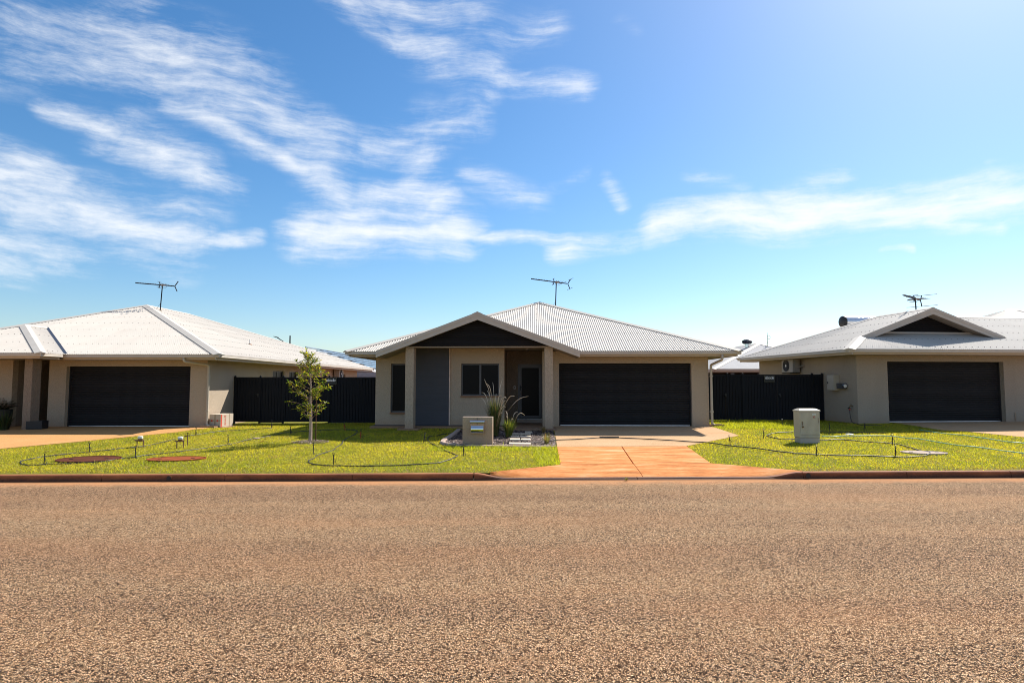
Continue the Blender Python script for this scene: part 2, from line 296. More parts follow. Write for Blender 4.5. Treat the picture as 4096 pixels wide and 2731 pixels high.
def kerb_mat():
    m, nt, b, v = base_mat('stained_kerb')
    w = noise(nt, mapping(nt, v, (0.8, 1, 3)), 1.5, 6, 0.6); s = noise(nt, v, 40, 3)
    sx = nt.nodes.new('ShaderNodeSeparateXYZ'); nt.links.new(v, sx.inputs[0])
    c = ramp(nt, w.outputs['Fac'], [(0.3, (0.12, 0.034, 0.010)), (0.5, (0.29, 0.082, 0.022)), (0.7, (0.42, 0.15, 0.045))])
    # grime line near the gutter
    damp = mnode(nt, 'MULTIPLY', ramp(nt, mnode(nt, 'ADD', sx.outputs[2], mnode(nt, 'MULTIPLY', mnode(nt, 'SUBTRACT', w.outputs['Fac'], 0.5), 0.10)), [(0.02, 1.0), (0.09, 0.0)]), 0.92)
    c = mix_rgb(nt, damp, c, (0.020, 0.010, 0.007)); c = mix_rgb(nt, 0.25, c, ramp(nt, s.outputs['Fac'], [(0.3, (0.08, 0.028, 0.012)), (0.7, (0.36, 0.14, 0.055))]))
    nt.links.new(c, b.inputs['Base Color']); b.inputs['Roughness'].default_value = 0.85
    nt.links.new(bump(nt, s.outputs['Fac'], 0.3, 0.005), b.inputs['Normal']); return m
MAT['kerb'] = kerb_mat()
def lawn_mat():
    m, nt, b, v = base_mat('lawn_thatch')
    a = noise(nt, v, 1.2, 5, 0.6); g = noise(nt, v, 55, 3, 0.7); g2 = noise(nt, v, 9, 4, 0.65)
    c = ramp(nt, a.outputs['Fac'], [(0.3, (0.12, 0.145, 0.016)), (0.55, (0.24, 0.225, 0.026)), (0.72, (0.28, 0.215, 0.05))])
    c = mix_rgb(nt, 0.55, c, ramp(nt, g.outputs['Fac'], [(0.32, (0.03, 0.026, 0.007)), (0.5, (0.11, 0.105, 0.016)), (0.68, (0.25, 0.24, 0.035))]))
    c = mix_rgb(nt, ramp(nt, g2.outputs['Fac'], [(0.55, 0.0), (0.72, 0.7)]), c, (0.15, 0.09, 0.04))
    nt.links.new(c, b.inputs['Base Color']); b.inputs['Roughness'].default_value = 0.95; b.inputs['Specular IOR Level'].default_value = 0.1
    nt.links.new(bump(nt, g.outputs['Fac'], 0.8, 0.02), b.inputs['Normal']); return m
MAT['lawn'] = lawn_mat()

# ------------------------------------------------------------------ mesh helpers
class MB:
    def __init__(s): s.v = []; s.f = []
    def box(s, x0, x1, y0, y1, z0, z1):
        b = len(s.v); s.v += [(x, y, z) for z in (z0, z1) for y in (y0, y1) for x in (x0, x1)]
        s.f += [(b, b + 2, b + 3, b + 1), (b + 4, b + 5, b + 7, b + 6), (b, b + 1, b + 5, b + 4), (b + 2, b + 6, b + 7, b + 3), (b, b + 4, b + 6, b + 2), (b + 1, b + 3, b + 7, b + 5)]; return s
    def poly(s, *pts): b = len(s.v); s.v += [tuple(p) for p in pts]; s.f.append(tuple(range(b, b + len(pts)))); return s
    def extrude(s, prof, vec):                                 # closed profile (3d points) swept along vec
        b = len(s.v); n = len(prof); vec = Vector(vec)
        s.v += [tuple(p) for p in prof] + [tuple(Vector(p) + vec) for p in prof]
        for i in range(n): j = (i + 1) % n; s.f.append((b + i, b + j, b + n + j, b + n + i))
        s.f.append(tuple(range(b + n - 1, b - 1, -1))); s.f.append(tuple(range(b + n, b + 2 * n))); return s
    def tube(s, pts, r, n=8, cap=True):
        pts = [Vector(p) for p in pts]; m = len(pts); rr = r if isinstance(r, (list, tuple)) else [r] * m
        b = len(s.v); up = None
        for i, p in enumerate(pts):
            d = (pts[min(i + 1, m - 1)] - pts[max(i - 1, 0)])
            d = d.normalized() if d.length > 1e-9 else Vector((0, 0, 1))
            if up is None: up = Vector((0, 0, 1)) if abs(d.z) < 0.9 else Vector((1, 0, 0))
            sd_ = d.cross(up); sd_ = sd_.normalized() if sd_.length > 1e-6 else d.orthogonal().normalized()
            up = sd_.cross(d).normalized()
            for k in range(n): a = 2 * math.pi * k / n; s.v.append(tuple(p + (sd_ * math.cos(a) + up * math.sin(a)) * rr[i]))
        for i in range(m - 1):
            for k in range(n): k2 = (k + 1) % n; s.f.append((b + i * n + k, b + i * n + k2, b + (i + 1) * n + k2, b + (i + 1) * n + k))
        if cap: s.f.append(tuple(range(b + n - 1, b - 1, -1))); s.f.append(tuple(range(b + (m - 1) * n, b + m * n)))
        return s
    def lathe(s, prof, c=(0, 0, 0), n=20):
        b = len(s.v)
        for (r, z) in prof:
            for k in range(n): a = 2 * math.pi * k / n; s.v.append((c[0] + r * math.cos(a), c[1] + r * math.sin(a), c[2] + z))
        for i in range(len(prof) - 1):
            for k in range(n): k2 = (k + 1) % n; s.f.append((b + i * n + k, b + i * n + k2, b + (i + 1) * n + k2, b + (i + 1) * n + k))
        s.f.append(tuple(range(b + n - 1, b - 1, -1))); s.f.append(tuple(range(b + (len(prof) - 1) * n, b + len(prof) * n))); return s
    def mesh(s, name, mat, smooth=False):
        me = bpy.data.meshes.new(name); me.from_pydata(s.v, [], s.f); me.update()
        if mat: me.materials.append(MAT[mat] if isinstance(mat, str) else mat)
        if smooth: me.polygons.foreach_set('use_smooth', [True] * len(me.polygons))
        return me
    def build(s, name, mat, parent=None, smooth=False, kind=None, bevel=0, loc=None, label=None):
        return link(name, s.mesh(name, mat, smooth), parent, kind, bevel, loc, label)
def link(name, me, parent=None, kind=None, bevel=0, loc=None, label=None, rot=None):
    o = bpy.data.objects.new(name, me); COL.objects.link(o)
    if parent: o.parent = parent
    if kind: o['kind'] = kind
    if loc is not None: o.location = loc
    if rot is not None: o.rotation_euler = rot
    if label: o['label'] = label
    if bevel:
        md = o.modifiers.new('bevel', 'BEVEL'); md.width = bevel; md.segments = 2; md.limit_method = 'ANGLE'
    return o
def thing(name, label, cat, loc=(0, 0, 0), rotz=0, group=None):
    o = bpy.data.objects.new(name, None); COL.objects.link(o); o.empty_display_size = 0.2
    o.location = loc; o.rotation_euler = (0, 0, rotz); return tag(o, label, cat, group)
def tag(o, label, cat, group=None):
    o['label'] = label; o['category'] = cat
    if group: o['group'] = group
    return o
def struct(o): o['kind'] = 'structure'; return o
def text_mesh(s, size, mat, depth=0.002, space=1.0):
    cu = bpy.data.curves.new('lettering', 'FONT'); cu.body = s; cu.size = size; cu.extrude = depth; cu.align_x = 'CENTER'; cu.space_character = space
    t = bpy.data.objects.new('lettering', cu); COL.objects.link(t); bpy.context.view_layer.update()
    me = bpy.data.meshes.new_from_object(t.evaluated_get(bpy.context.evaluated_depsgraph_get())); bpy.data.objects.remove(t)
    me.materials.clear(); me.materials.append(MAT[mat]); return me
def interp(poly, s):
    for (a, ta), (b, tb) in zip(poly, poly[1:]):
        if a - 1e-9 <= s <= b + 1e-9: return ta if b - a < 1e-9 else ta + (tb - ta) * (s - a) / (b - a)
    return poly[0][1] if s < poly[0][0] else poly[-1][1]
def strip_sheet(bottom, top, zf, x0, x1, step, rows, skirt=0.0):
    """sheet between two polylines y(x), draped on zf"""
    xs = sorted(set([x0, x1] + [p[0] for p in bottom + top if x0 < p[0] < x1] + list(np.arange(x0, x1, step))))
    mb = MB(); n = rows + 1
    for x in xs:
        yb = interp(bottom, x); yt = max(interp(top, x), yb + 0.0005)
        for i in range(n): y = yb + (yt - yb) * i / rows; mb.v.append((x, y, zf(x, y)))
    for i in range(len(xs) - 1):
        for j in range(rows): a = i * n + j; mb.f.append((a, a + n, a + n + 1, a + 1))
    if skirt:
        b = len(mb.v)
        for i in range(len(xs)): v0 = mb.v[i * n]; mb.v.append((v0[0], v0[1], v0[2] - skirt))
        for i in range(len(xs) - 1): mb.f.append((i * n, b + i, b + i + 1, (i + 1) * n))
        b = len(mb.v)
        for i in range(len(xs)): v0 = mb.v[i * n + rows]; mb.v.append((v0[0], v0[1], v0[2] - skirt))
        for i in range(len(xs) - 1): mb.f.append((i * n + rows, (i + 1) * n + rows, b + i + 1, b + i))
        for i, sgn in ((0, 1), (len(xs) - 1, -1)):
            b = len(mb.v)
            for j in range(n): v0 = mb.v[i * n + j]; mb.v.append((v0[0], v0[1], v0[2] - skirt))
            for j in range(rows): q = (i * n + j, i * n + j + 1, b + j + 1, b + j); mb.f.append(q if sgn > 0 else q[::-1])
    return mb
def tinted(name, verts, faces_n, tints, mat, parent=None, kind=None):
    """mesh from numpy: verts (N,3); every faces_n consecutive verts form a face; tints per vertex"""
    me = bpy.data.meshes.new(name); N = len(verts); F = N // faces_n
    me.vertices.add(N); me.vertices.foreach_set('co', verts.astype(np.float32).ravel())
    me.loops.add(N); me.loops.foreach_set('vertex_index', np.arange(N, dtype=np.int32))
    me.polygons.add(F); me.polygons.foreach_set('loop_start', np.arange(0, N, faces_n, dtype=np.int32)); me.polygons.foreach_set('loop_total', np.full(F, faces_n, dtype=np.int32))
    at = me.color_attributes.new('tint', 'FLOAT_COLOR', 'POINT')
    at.data.foreach_set('color', np.concatenate([tints, np.ones((N, 1))], axis=1).astype(np.float32).ravel())
    me.update(calc_edges=True); me.validate(); me.materials.append(MAT[mat])
    o = bpy.data.objects.new(name, me); COL.objects.link(o)
    if parent: o.parent = parent
    if kind: o['kind'] = kind
    return o

# ------------------------------------------------------------------ terrain
def YK(x):
    x = max(-40, min(40, x)); return 12.13 + 0.028 * x + 0.00055 * x * x
def lerp_tab(x, xs, ys): return float(np.interp(x, xs, ys))
def ZH(x): return lerp_tab(x, [-14, -10, 2, 12, 18], [.33, .32, .40, .46, .49])
def G(x, y):
    t = max(0.0, min(1.0, (y - YK(x) - 0.15) / 8.6)); return 0.12 + (ZH(x) - 0.12) * t
def sheet(xs, ys, zf):
    mb = MB(); n = len(ys)
    for x in xs:
        for y in ys: mb.v.append((x, y(x) if callable(y) else y, 0)); 
    mb.v = [(a, b, zf(a, b)) for a, b, c in mb.v]
    for i in range(len(xs) - 1):
        for j in range(n - 1): a = i * n + j; mb.f.append((a, a + n, a + n + 1, a + 1))
    return mb
far = [-3000, -900, -300, -100, -60]
xs_all = far + list(np.arange(-40, 40.1, 2.0)) + [-v for v in far[::-1]]
offs = [0.10, 0.5, 1, 2, 3, 4, 5, 6, 7, 8, 9, 12, 18, 30, 60, 150, 500, 3500]
gr = sheet(xs_all, [(lambda x, o=o: YK(x) + o) for o in offs], lambda x, y: G(x, y) - 0.10)
struct(gr.build('ground', 'soil'))
rd = sheet(xs_all, [-9.0, -6, -3, 0, 3, 6, 9] + [(lambda x: YK(x) + 0.05)], lambda x, y: 0.0)
struct(rd.build('road', 'road'))
struct(sheet(xs_all, [-3000, -200, -40, -9.02], lambda x, y: 0.06 if y < -9.1 else 0.02).build('far_verge', 'soil'))
# lawns either side of the crossing
drive_left_edge = [(-0.43, 12.27), (1.027, 13.185), (1.166, 16.02), (1.309, 18.735), (1.383, 20.43)]
kb = [(x, YK(x) + 0.15) for x in np.arange(-40, -0.43, 1.0)]
lawnA = strip_sheet(kb + drive_left_edge, [(-40, 30), (1.383, 30)], lambda x, y: G(x, y), -40, 1.383, 0.8, 24)
struct(lawnA.build('lawn', 'lawn'))
kbr = [(4.304, 13.385), (5.848, 12.47)] + [(x, YK(x) + 0.15) for x in np.arange(6.2, 40.1, 1.0)]
topB = [(4.304, 13.40), (4.539, 16.078), (6.727, 18.277), (6.74, 30), (40, 30)]
lawnB = strip_sheet(kbr, topB, lambda x, y: G(x, y), 4.304, 40, 0.7, 24)
struct(lawnB.build('lawn', 'lawn'))
# brown strip of bare soil where turf meets kerb is handled by the blades thinning out

# kerb: one segment per cast length
kroot = bpy.data.objects.new('kerb', None); COL.objects.link(kroot); struct(kroot)
def kerb_profile(x, h):
    y = YK(x); s = 0.15
    return [(x, y - 0.012, -0.03), (x, y, 0.0), (x, y + 0.018, h - 0.022), (x, y + 0.034, h - 0.004), (x, y + 0.05, h), (x, y + s - 0.01, h), (x, y + s, h - 0.01), (x, y + s, -0.03)]
def kerb_seg(xa, xb, ha=0.125, hb=0.125, n=6, name='kerb_segment'):
    mb = MB(); m = 8
    for i in range(n + 1):
        t = i / n; e = t * t * (3 - 2 * t); mb.v += kerb_profile(xa + (xb - xa) * t, ha + (hb - ha) * e)
    for i in range(n):
        for k in range(m): k2 = (k + 1) % m; mb.f.append((i * m + k, (i + 1) * m + k, (i + 1) * m + k2, i * m + k2))
    mb.f.append(tuple(range(m))); mb.f.append(tuple(range((n + 1) * m - 1, n * m - 1, -1)))
    return mb.build(name, 'kerb', kroot, smooth=False)
cuts = [-32, -29.6, -27.2, -24.8, -22.4, -20, -17.6, -15.2, -12.75, -10.3, -7.9, -5.55, -3.1, -0.75]
for a, b in zip(cuts, cuts[1:]): kerb_seg(a, b - 0.012)
kerb_seg(-0.738, -0.1, 0.125, 0.03, 8); kerb_seg(5.05, 5.78, 0.03, 0.125, 8)
cr = [5.792, 7.9, 10.05, 12.4, 14.8, 17.2, 19.6, 22, 24.4, 26.8, 29.2]
for a, b in zip(cr, cr[1:]): kerb_seg(a, b - 0.012)
for a, b in ((-0.098, 2.47), (2.482, 5.048)): kerb_seg(a, b, 0.03, 0.03)
# storm water outlets in the kerb face
for xo, r in ((-6.62, 0.045), (5.88, 0.05)):
    mb = MB(); y = YK(xo)
    mb.tube([(xo, y + 0.004, 0.062), (xo, y - 0.006, 0.062)], r + 0.010, 16); mb.build('pipe_outlet', 'kerb', kroot)
    MB().tube([(xo, y - 0.002, 0.062), (xo, y - 0.010, 0.062)], r, 16).build('pipe_bore', 'black', kroot)

# concrete crossing: four slabs with open joints
ap = bpy.data.objects.new('driveway_crossing', None); COL.objects.link(ap); struct(ap)
def zap(x, y):
    k = YK(x) + 0.13; t = max(0, min(1, (y - k) / 1.05)); e = t * t * (3 - 2 * t)
    g = G(x, y) + 0.012
    return 0.03 * (1 - e) + g * e if y < k + 1.05 else g
def zk_(x):                                                     # kerb height along the crossing
    if x < -0.1: t = max(0, min(1, (x + 0.738) / 0.638)); return 0.125 + (0.03 - 0.125) * t * t * (3 - 2 * t)
    if x > 5.05: t = max(0, min(1, (x - 5.05) / 0.73)); return 0.03 + 0.095 * t * t * (3 - 2 * t)
    return 0.03
FT = [(-0.43, 12.30), (1.027, 13.175), (4.30, 13.375), (5.846, 12.47)]
def zflare(x, y):
    k = YK(x) + 0.151; yt = interp(FT, x); t = max(0.0, min(1.0, (y - k) / max(0.02, yt - k))); e = t ** 0.75
    return zk_(x) * (1 - e) + (G(x, yt) + 0.014) * e
cj = 0.006
kf = [(x, YK(x) + 0.151) for x in np.arange(-0.6, 6.2, 0.3)]
def slab(bot, top, x0, x1, zf, n): strip_sheet(bot, top, zf, x0, x1, 0.22, n, 0.08).build('slab', 'apron', ap)
jy = [(1.03, 13.19), (4.304, 13.385)]
slab(kf, [(-0.43, 12.30), (1.027, 13.175), (2.60, 13.27)], -0.43, 2.60, zflare, 8)
slab(kf, [(2.62, 13.27), (4.30, 13.375), (5.846, 12.47)], 2.612, 5.846, zflare, 8)
slab([(1.04, 13.20), (2.63, 13.285)], [(1.04, 13.21), (1.172, 16.02), (2.83, 16.05)], 1.04, 2.63, zap, 6) if False else None
def quad_slab(p, n=5):
    # p: four corners anticlockwise, draped
    mb = MB()
    for i in range(n + 1):
        for j in range(n + 1):
            a, b = i / n, j / n
            x = (p[0][0] * (1 - a) + p[1][0] * a) * (1 - b) + (p[3][0] * (1 - a) + p[2][0] * a) * b
            y = (p[0][1] * (1 - a) + p[1][1] * a) * (1 - b) + (p[3][1] * (1 - a) + p[2][1] * a) * b
            mb.v.append((x, y, G(x, y) + 0.012))
    for i in range(n):
        for j in range(n): a = i * (n + 1) + j; mb.f.append((a, a + n + 1, a + n + 2, a + 1))
    ring = [i * (n + 1) for i in range(n + 1)] + [n * (n + 1) + j for j in range(1, n + 1)] + [i * (n + 1) + n for i in range(n - 1, -1, -1)] + [j for j in range(n - 1, 0, -1)]
    b = len(mb.v); mb.v += [(mb.v[k][0], mb.v[k][1], mb.v[k][2] - 0.08) for k in ring]
    for k in range(len(ring)): k2 = (k + 1) % len(ring); mb.f.append((ring[k], b + k, b + k2, ring[k2]))
    return mb
quad_slab([(1.035, 13.212), (2.595, 13.307), (2.832, 16.03), (1.168, 16.01)]).build('slab', 'apron', ap)
quad_slab([(2.622, 13.308), (4.30, 13.411), (4.535, 16.06), (2.857, 16.03)]).build('slab', 'apron', ap)
# exposed aggregate driveways
dc = strip_sheet([(1.170, 16.022), (4.539, 16.070), (6.727, 18.277), (6.73, 20.6)], [(1.170, 16.03), (1.309, 18.735), (1.383, 20.45), (1.39, 21.45), (6.73, 21.3)],
                 lambda x, y: min(G(x, y) + 0.014, 0.415), 1.170, 6.728, 0.25, 14, 0.08)
struct(dc.build('driveway', 'agg'))
dl = strip_sheet([(-24, 12.6), (-15.2, 12.4), (-13.0, 15.698), (-11.96, 17.406), (-10.771, 19.729), (-10.70, 20.61), (-10.503, 21.11)], [(-24, 23), (-16.2, 23), (-16.1, 21.95), (-10.52, 21.9), (-10.503, 21.12)],
                 lambda x, y: G(x, y) + 0.022, -24, -10.503, 0.4, 16, 0.1)
struct(dl.build('driveway', 'agg_left'))
dr = strip_sheet([(13.50, 21.46), (13.579, 19.453), (14.057, 19.081), (14.717, 17.751), (16.9, 13.2), (17.1, 12.9), (26, 13.3)], [(13.50, 21.5), (13.51, 21.9), (26, 23.2)],
                 lambda x, y: G(x, y) + 0.018, 13.50, 26, 0.4, 16, 0.1)
struct(dr.build('driveway', 'agg'))
# planting bed in front of the porch
BEDB = [(-1.88, 16.94), (-1.80, 16.55), (-1.67, 16.31), (0.48, 16.06), (1.150, 16.05), (1.29, 18.735), (1.36, 20.3)]
BEDT = [(-1.88, 16.95), (-1.756, 18.91), (-1.70, 20.3), (1.36, 20.36)]
struct(strip_sheet(BEDB, BEDT, lambda x, y: G(x, y) + 0.018, -1.88, 1.36, 0.15, 16, 0.05).build('mulch_bed', 'mulch_base'))
def chips(name, pts, zf, parent=None, smin=0.02, smax=0.055):
    V = []; T = []
    pal = [(0.10, 0.055, 0.04), (0.20, 0.12, 0.09), (0.33, 0.23, 0.18), (0.05, 0.03, 0.025), (0.45, 0.35, 0.29), (0.16, 0.10, 0.085)]
    for x, y in pts:
        l = rng.uniform(smin, smax); w = l * rng.uniform(0.25, 0.6); a = rng.uniform(0, 6.28); z = zf(x, y) + rng.uniform(0.004, 0.03)
        t1 = rng.uniform(-0.4, 0.4); t2 = rng.uniform(-0.4, 0.4); ca, sa = math.cos(a), math.sin(a); c = pal[rng.randrange(6)]
        for u, v in ((-l, -w), (l, -w), (l, w), (-l, w)):
            V.append((x + (u * ca - v * sa) / 2, y + (u * sa + v * ca) / 2, z + (u * t1 + v * t2) / 2)); T.append(c)
    return tinted(name, np.array(V), 4, np.array(T), 'chip', parent, 'stuff')
m, nt, b, v = base_mat('bark_chip'); at = nt.nodes.new('ShaderNodeAttribute'); at.attribute_name = 'tint'; nt.links.new(at.outputs['Color'], b.inputs['Base Color']); b.inputs['Roughness'].default_value = 0.6; MAT['chip'] = m
pts = []
while len(pts) < 6500:
    x = rng.uniform(-1.85, 1.34); y = rng.uniform(16.05, 20.3)
    if interp(BEDB, x) < y < interp(BEDT, x): pts.append((x, y))
tag(chips('bark_mulch', pts, lambda x, y: G(x, y) + 0.015), 'dark bark chip mulch filling the bed behind the letterbox', 'mulch')
# concrete edging round the bed: cast pieces
ed = thing('bed_edging', 'curved brown concrete edging round the left and front of the mulch bed', 'edging')
path = [(-1.72, 19.9), (-1.76, 18.9), (-1.83, 17.9), (-1.90, 17.05), (-1.88, 16.65), (-1.72, 16.32), (-1.45, 16.22), (-0.7, 16.10), (0.0, 16.02), (0.6, 15.985), (1.13, 15.975)]
for i in range(len(path) - 1):
    a = Vector((*path[i], 0)); c = Vector((*path[i + 1], 0)); d = (c - a).normalized(); nn = Vector((-d.y, d.x, 0))
    a += d * 0.006; c -= d * 0.006; hh = 0.075 if i < 6 else 0.045
    prof = lambda p: [tuple(p + nn * u + Vector((0, 0, G(p.x, p.y) + w))) for u, w in ((-.07, -.05), (-.07, hh * .6), (-.045, hh), (.045, hh), (.07, hh * .6), (.07, -.05))]
    mb = MB(); A = prof(a); B = prof(c); mb.v = A + B
    for k in range(6): k2 = (k + 1) % 6; mb.f.append((k, k2, 6 + k2, 6 + k))
    mb.f += [tuple(range(5, -1, -1)), tuple(range(6, 12))]; mb.build('edging_piece', 'edging', ed)
for (xa, xb, y0, y1, lab) in ((0.0, 0.57, 18.46, 18.64, 'pale sandstone stepping slab nearest the porch, in the mulch bed'), (-0.035, 0.54, 17.84, 18.02, 'second pale sandstone stepping slab from the porch, beside the small tussock'),
                              (-0.06, 0.515, 17.03, 17.38, 'wide pale sandstone stepping slab just behind the black pipe in the mulch'), (-0.08, 0.49, 16.15, 16.46, 'pale sandstone stepping slab at the front edge of the mulch bed by the lawn'), (0.40, 0.62, 19.0, 19.16, 'short pale slab piece near the porch shade in the mulch')):
    mb = MB(); z = G(0.3, (y0 + y1) / 2) + 0.02
    mb.box(-(xb - xa) / 2, (xb - xa) / 2, -(y1 - y0) / 2, (y1 - y0) / 2, -0.02, 0.045)
    o = mb.build('stepping_slab', 'paver', None, bevel=0.008, loc=((xa + xb) / 2, (y0 + y1) / 2, z)); o.rotation_euler = (0.02, 0.01, R(-2)); tag(o, lab, 'paver', 'stepping slabs in the mulch bed')

# ------------------------------------------------------------------ house parts
Zv = Vector((0, 0, 1))
def corr(name, parent, O, S, H, k, bottom, top, mat='roof', pitch=0.076, amp=0.0115, n=6, screws=None):
    """corrugated sheeting: O eave start, S along the eave, H level direction up the slope, k slope; bottom/top polylines (s, level run)"""
    O, S, H = Vector(O), Vector(S).normalized(), Vector(H).normalized(); Nn = (Zv - H * k).normalized()
    s0, s1 = top[0][0], top[-1][0]
    ss = sorted(set([round(x, 5) for x in np.arange(s0, s1, pitch / n)] + [round(p[0], 5) for p in top + bottom if s0 <= p[0] <= s1] + [round(s1, 5)]))
    mb = MB(); prev = None
    P = lambda s, t, a: tuple(O + S * s + (H + Zv * k) * t + Nn * a)
    for s in ss:
        b, t = interp(bottom, s), interp(top, s)
        if t - b < 0.002: prev = None if t < b - 0.002 else prev; t = max(t, b)
        a = amp * math.sin(2 * math.pi * s / pitch); i = len(mb.v); mb.v += [P(s, b, a), P(s, t, a)]
        if prev is not None: mb.f.append((prev, i, i + 1, prev + 1))
        prev = i
    o = mb.build(name, mat, parent, smooth=True)
    if screws is not None:
        rows = max(interp(top, s) for s in np.linspace(s0, s1, 40)); r = 0.22
        while r < rows - 0.1:
            j = 0; s = s0 + 0.1
            while s < s1 - 0.1:
                sc = (math.floor(s / pitch) + 0.25) * pitch
                if interp(bottom, sc) + 0.08 < r < interp(top, sc) - 0.1: screws.append((O + S * sc + (H + Zv * k) * r + Nn * amp, S, H, Nn))
                s += pitch * 3
            r += 0.87
    return o
def build_screws(parent, screws):
    mb = MB()
    for p, S, H, Nn in screws:
        a = 0.0105; b = len(mb.v); U = (H + Nn * 0).normalized()
        for du, dv in ((-a, -a), (a, -a), (a, a), (-a, a)): mb.v.append(tuple(p + S * du + U * dv - Nn * 0.004))
        for du, dv in ((-a, -a), (a, -a), (a, a), (-a, a)): mb.v.append(tuple(p + S * du * .6 + U * dv * .6 + Nn * 0.014))
        mb.f += [(b + 4, b + 5, b + 6, b + 7)] + [(b + i, b + (i + 1) % 4, b + 4 + (i + 1) % 4, b + 4 + i) for i in range(4)]
    if mb.f: mb.build('roof_screws', 'screw', parent, kind='stuff')
def cap(parent, p0, p1, H1, k1, H2, k2, w=0.17, name='ridge_cap', lift=0.022):
    p0, p1 = Vector(p0), Vector(p1); d = (p1 - p0).normalized(); mb = MB(); L = []
    for H, k in ((H1, k1), (H2, k2)):
        Nn = (Zv - Vector(H).normalized() * k).normalized(); l = Nn.cross(d).normalized()
        if l.dot(Vector(H)) > 0: l = -l
        L.append((l, Nn))
    def ring(p): return [tuple(p + L[0][0] * w + L[0][1] * 0.006), tuple(p + L[0][0] * w + L[0][1] * lift), tuple(p + Zv * (lift + 0.012)), tuple(p + L[1][0] * w + L[1][1] * lift), tuple(p + L[1][0] * w + L[1][1] * 0.006)]
    mb.v = ring(p0) + ring(p1)
    for i in range(4): mb.f.append((i, i + 1, i + 6, i + 5))
    mb.f += [(0, 1, 2, 3, 4), (5, 6, 7, 8, 9)]
    return mb.build(name, 'cap', parent)
def gutter(parent, p0, p1, out, fascia=0.21, mat='gutter', fmat='fascia', f0=0.0, f1=0.0):
    """quad gutter along p0-p1 (outer top edge) with the fascia board behind it"""
    p0, p1, o = Vector(p0), Vector(p1), Vector(out).normalized(); d = (p1 - p0)
    prof = [(0.004, 0), (0.010, -0.010), (0.002, -0.020), (0, -0.055), (0.003, -0.06), (0, -0.066), (0, -0.098), (-0.014, -0.112), (-0.112, -0.112), (-0.112, 0.0), (-0.106, 0.0), (-0.106, -0.10), (-0.02, -0.10), (-0.008, -0.09), (-0.006, 0)]
    MB().extrude([tuple(p0 + o * a + Zv * b) for a, b in prof], d).build('gutter', mat, parent)
    dn = d.normalized(); q0 = p0 + dn * f0; q1 = p1 - dn * f1
    prof = [(-0.116, 0.0), (-0.116, -fascia), (-0.150, -fascia), (-0.150, 0.0)]
    MB().extrude([tuple(q0 + o * a + Zv * b) for a, b in prof], q1 - q0).build('fascia', fmat, parent)
def wall(mb, A, u, n, x0, x1, z0, z1, holes=(), th=0.2, back=True):
    """wall slab with rectangular openings; A origin, u along, n inward"""
    A, u, n = Vector(A), Vector(u), Vector(n)
    xs = sorted(set([x0, x1] + [h for q in holes for h in q[:2]])); zs = sorted(set([z0, z1] + [h for q in holes for h in q[2:]]))
    P = lambda x, z, d: tuple(A + u * x + Zv * z + n * d)
    inh = lambda x, z: any(q[0] < x < q[1] and q[2] < z < q[3] for q in holes)
    for a, b in zip(xs, xs[1:]):
        for c, d in zip(zs, zs[1:]):
            if inh((a + b) / 2, (c + d) / 2): continue
            mb.poly(P(a, c, 0), P(b, c, 0), P(b, d, 0), P(a, d, 0))
            if back: mb.poly(P(a, d, th), P(b, d, th), P(b, c, th), P(a, c, th))
    for q in holes:
        a, b, c, d = q
        mb.poly(P(a, c, 0), P(a, d, 0), P(a, d, th), P(a, c, th)); mb.poly(P(b, d, 0), P(b, c, 0), P(b, c, th), P(b, d, th))
        mb.poly(P(a, d, 0), P(b, d, 0), P(b, d, th), P(a, d, th)); mb.poly(P(b, c, 0), P(a, c, 0), P(a, c, th), P(b, c, th))
    for x in (x0, x1): mb.poly(P(x, z0, 0), P(x, z1, 0), P(x, z1, th), P(x, z0, th))
    return mb
def garage_door(parent, x0, x1, z0, z1, y):
    W = x1 - x0; mb = MB()
    mb.box(x0 + 0.046, x1 - 0.046, y - 0.012, y + 0.03, z0 + 0.026, z0 + 0.073)
    d = mb.build('garage_door', 'door_dark', parent)
    for xa, xb in ((x0, x0 + 0.045), (x1 - 0.045, x1)): MB().box(xa, xb, y - 0.03, y + 0.05, z0, z1).build('side_guide', 'door_dark', d)
    n = 27; hb = 0.075; h = (z1 - z0 - hb) / n
    s = MB(); prof = [(0.004, 0.0), (-0.014, h * 0.12), (-0.022, h * 0.26), (-0.022, h * 0.52), (-0.010, h * 0.66), (0.014, h * 0.74), (0.016, h * 0.92), (0.004, h * 0.9999)]
    b = []
    pr = [(x0 + 0.046, yy, zz) for yy, zz in prof] + [(x0 + 0.046, 0.03, h * 0.9999), (x0 + 0.046, 0.03, 0.0)]
    s.extrude(pr, (W - 0.092, 0, 0)); me = s.mesh('slat', 'door_dark')
    for i in range(n): link('slat', me, d, loc=(0, y + 0.01, z0 + hb + i * h))
    MB().box(x0 + 0.046, x1 - 0.046, y - 0.022, y + 0.03, z0 - 0.01, z0 + 0.024).build('weather_bar', 'door_bar', d)
    return d
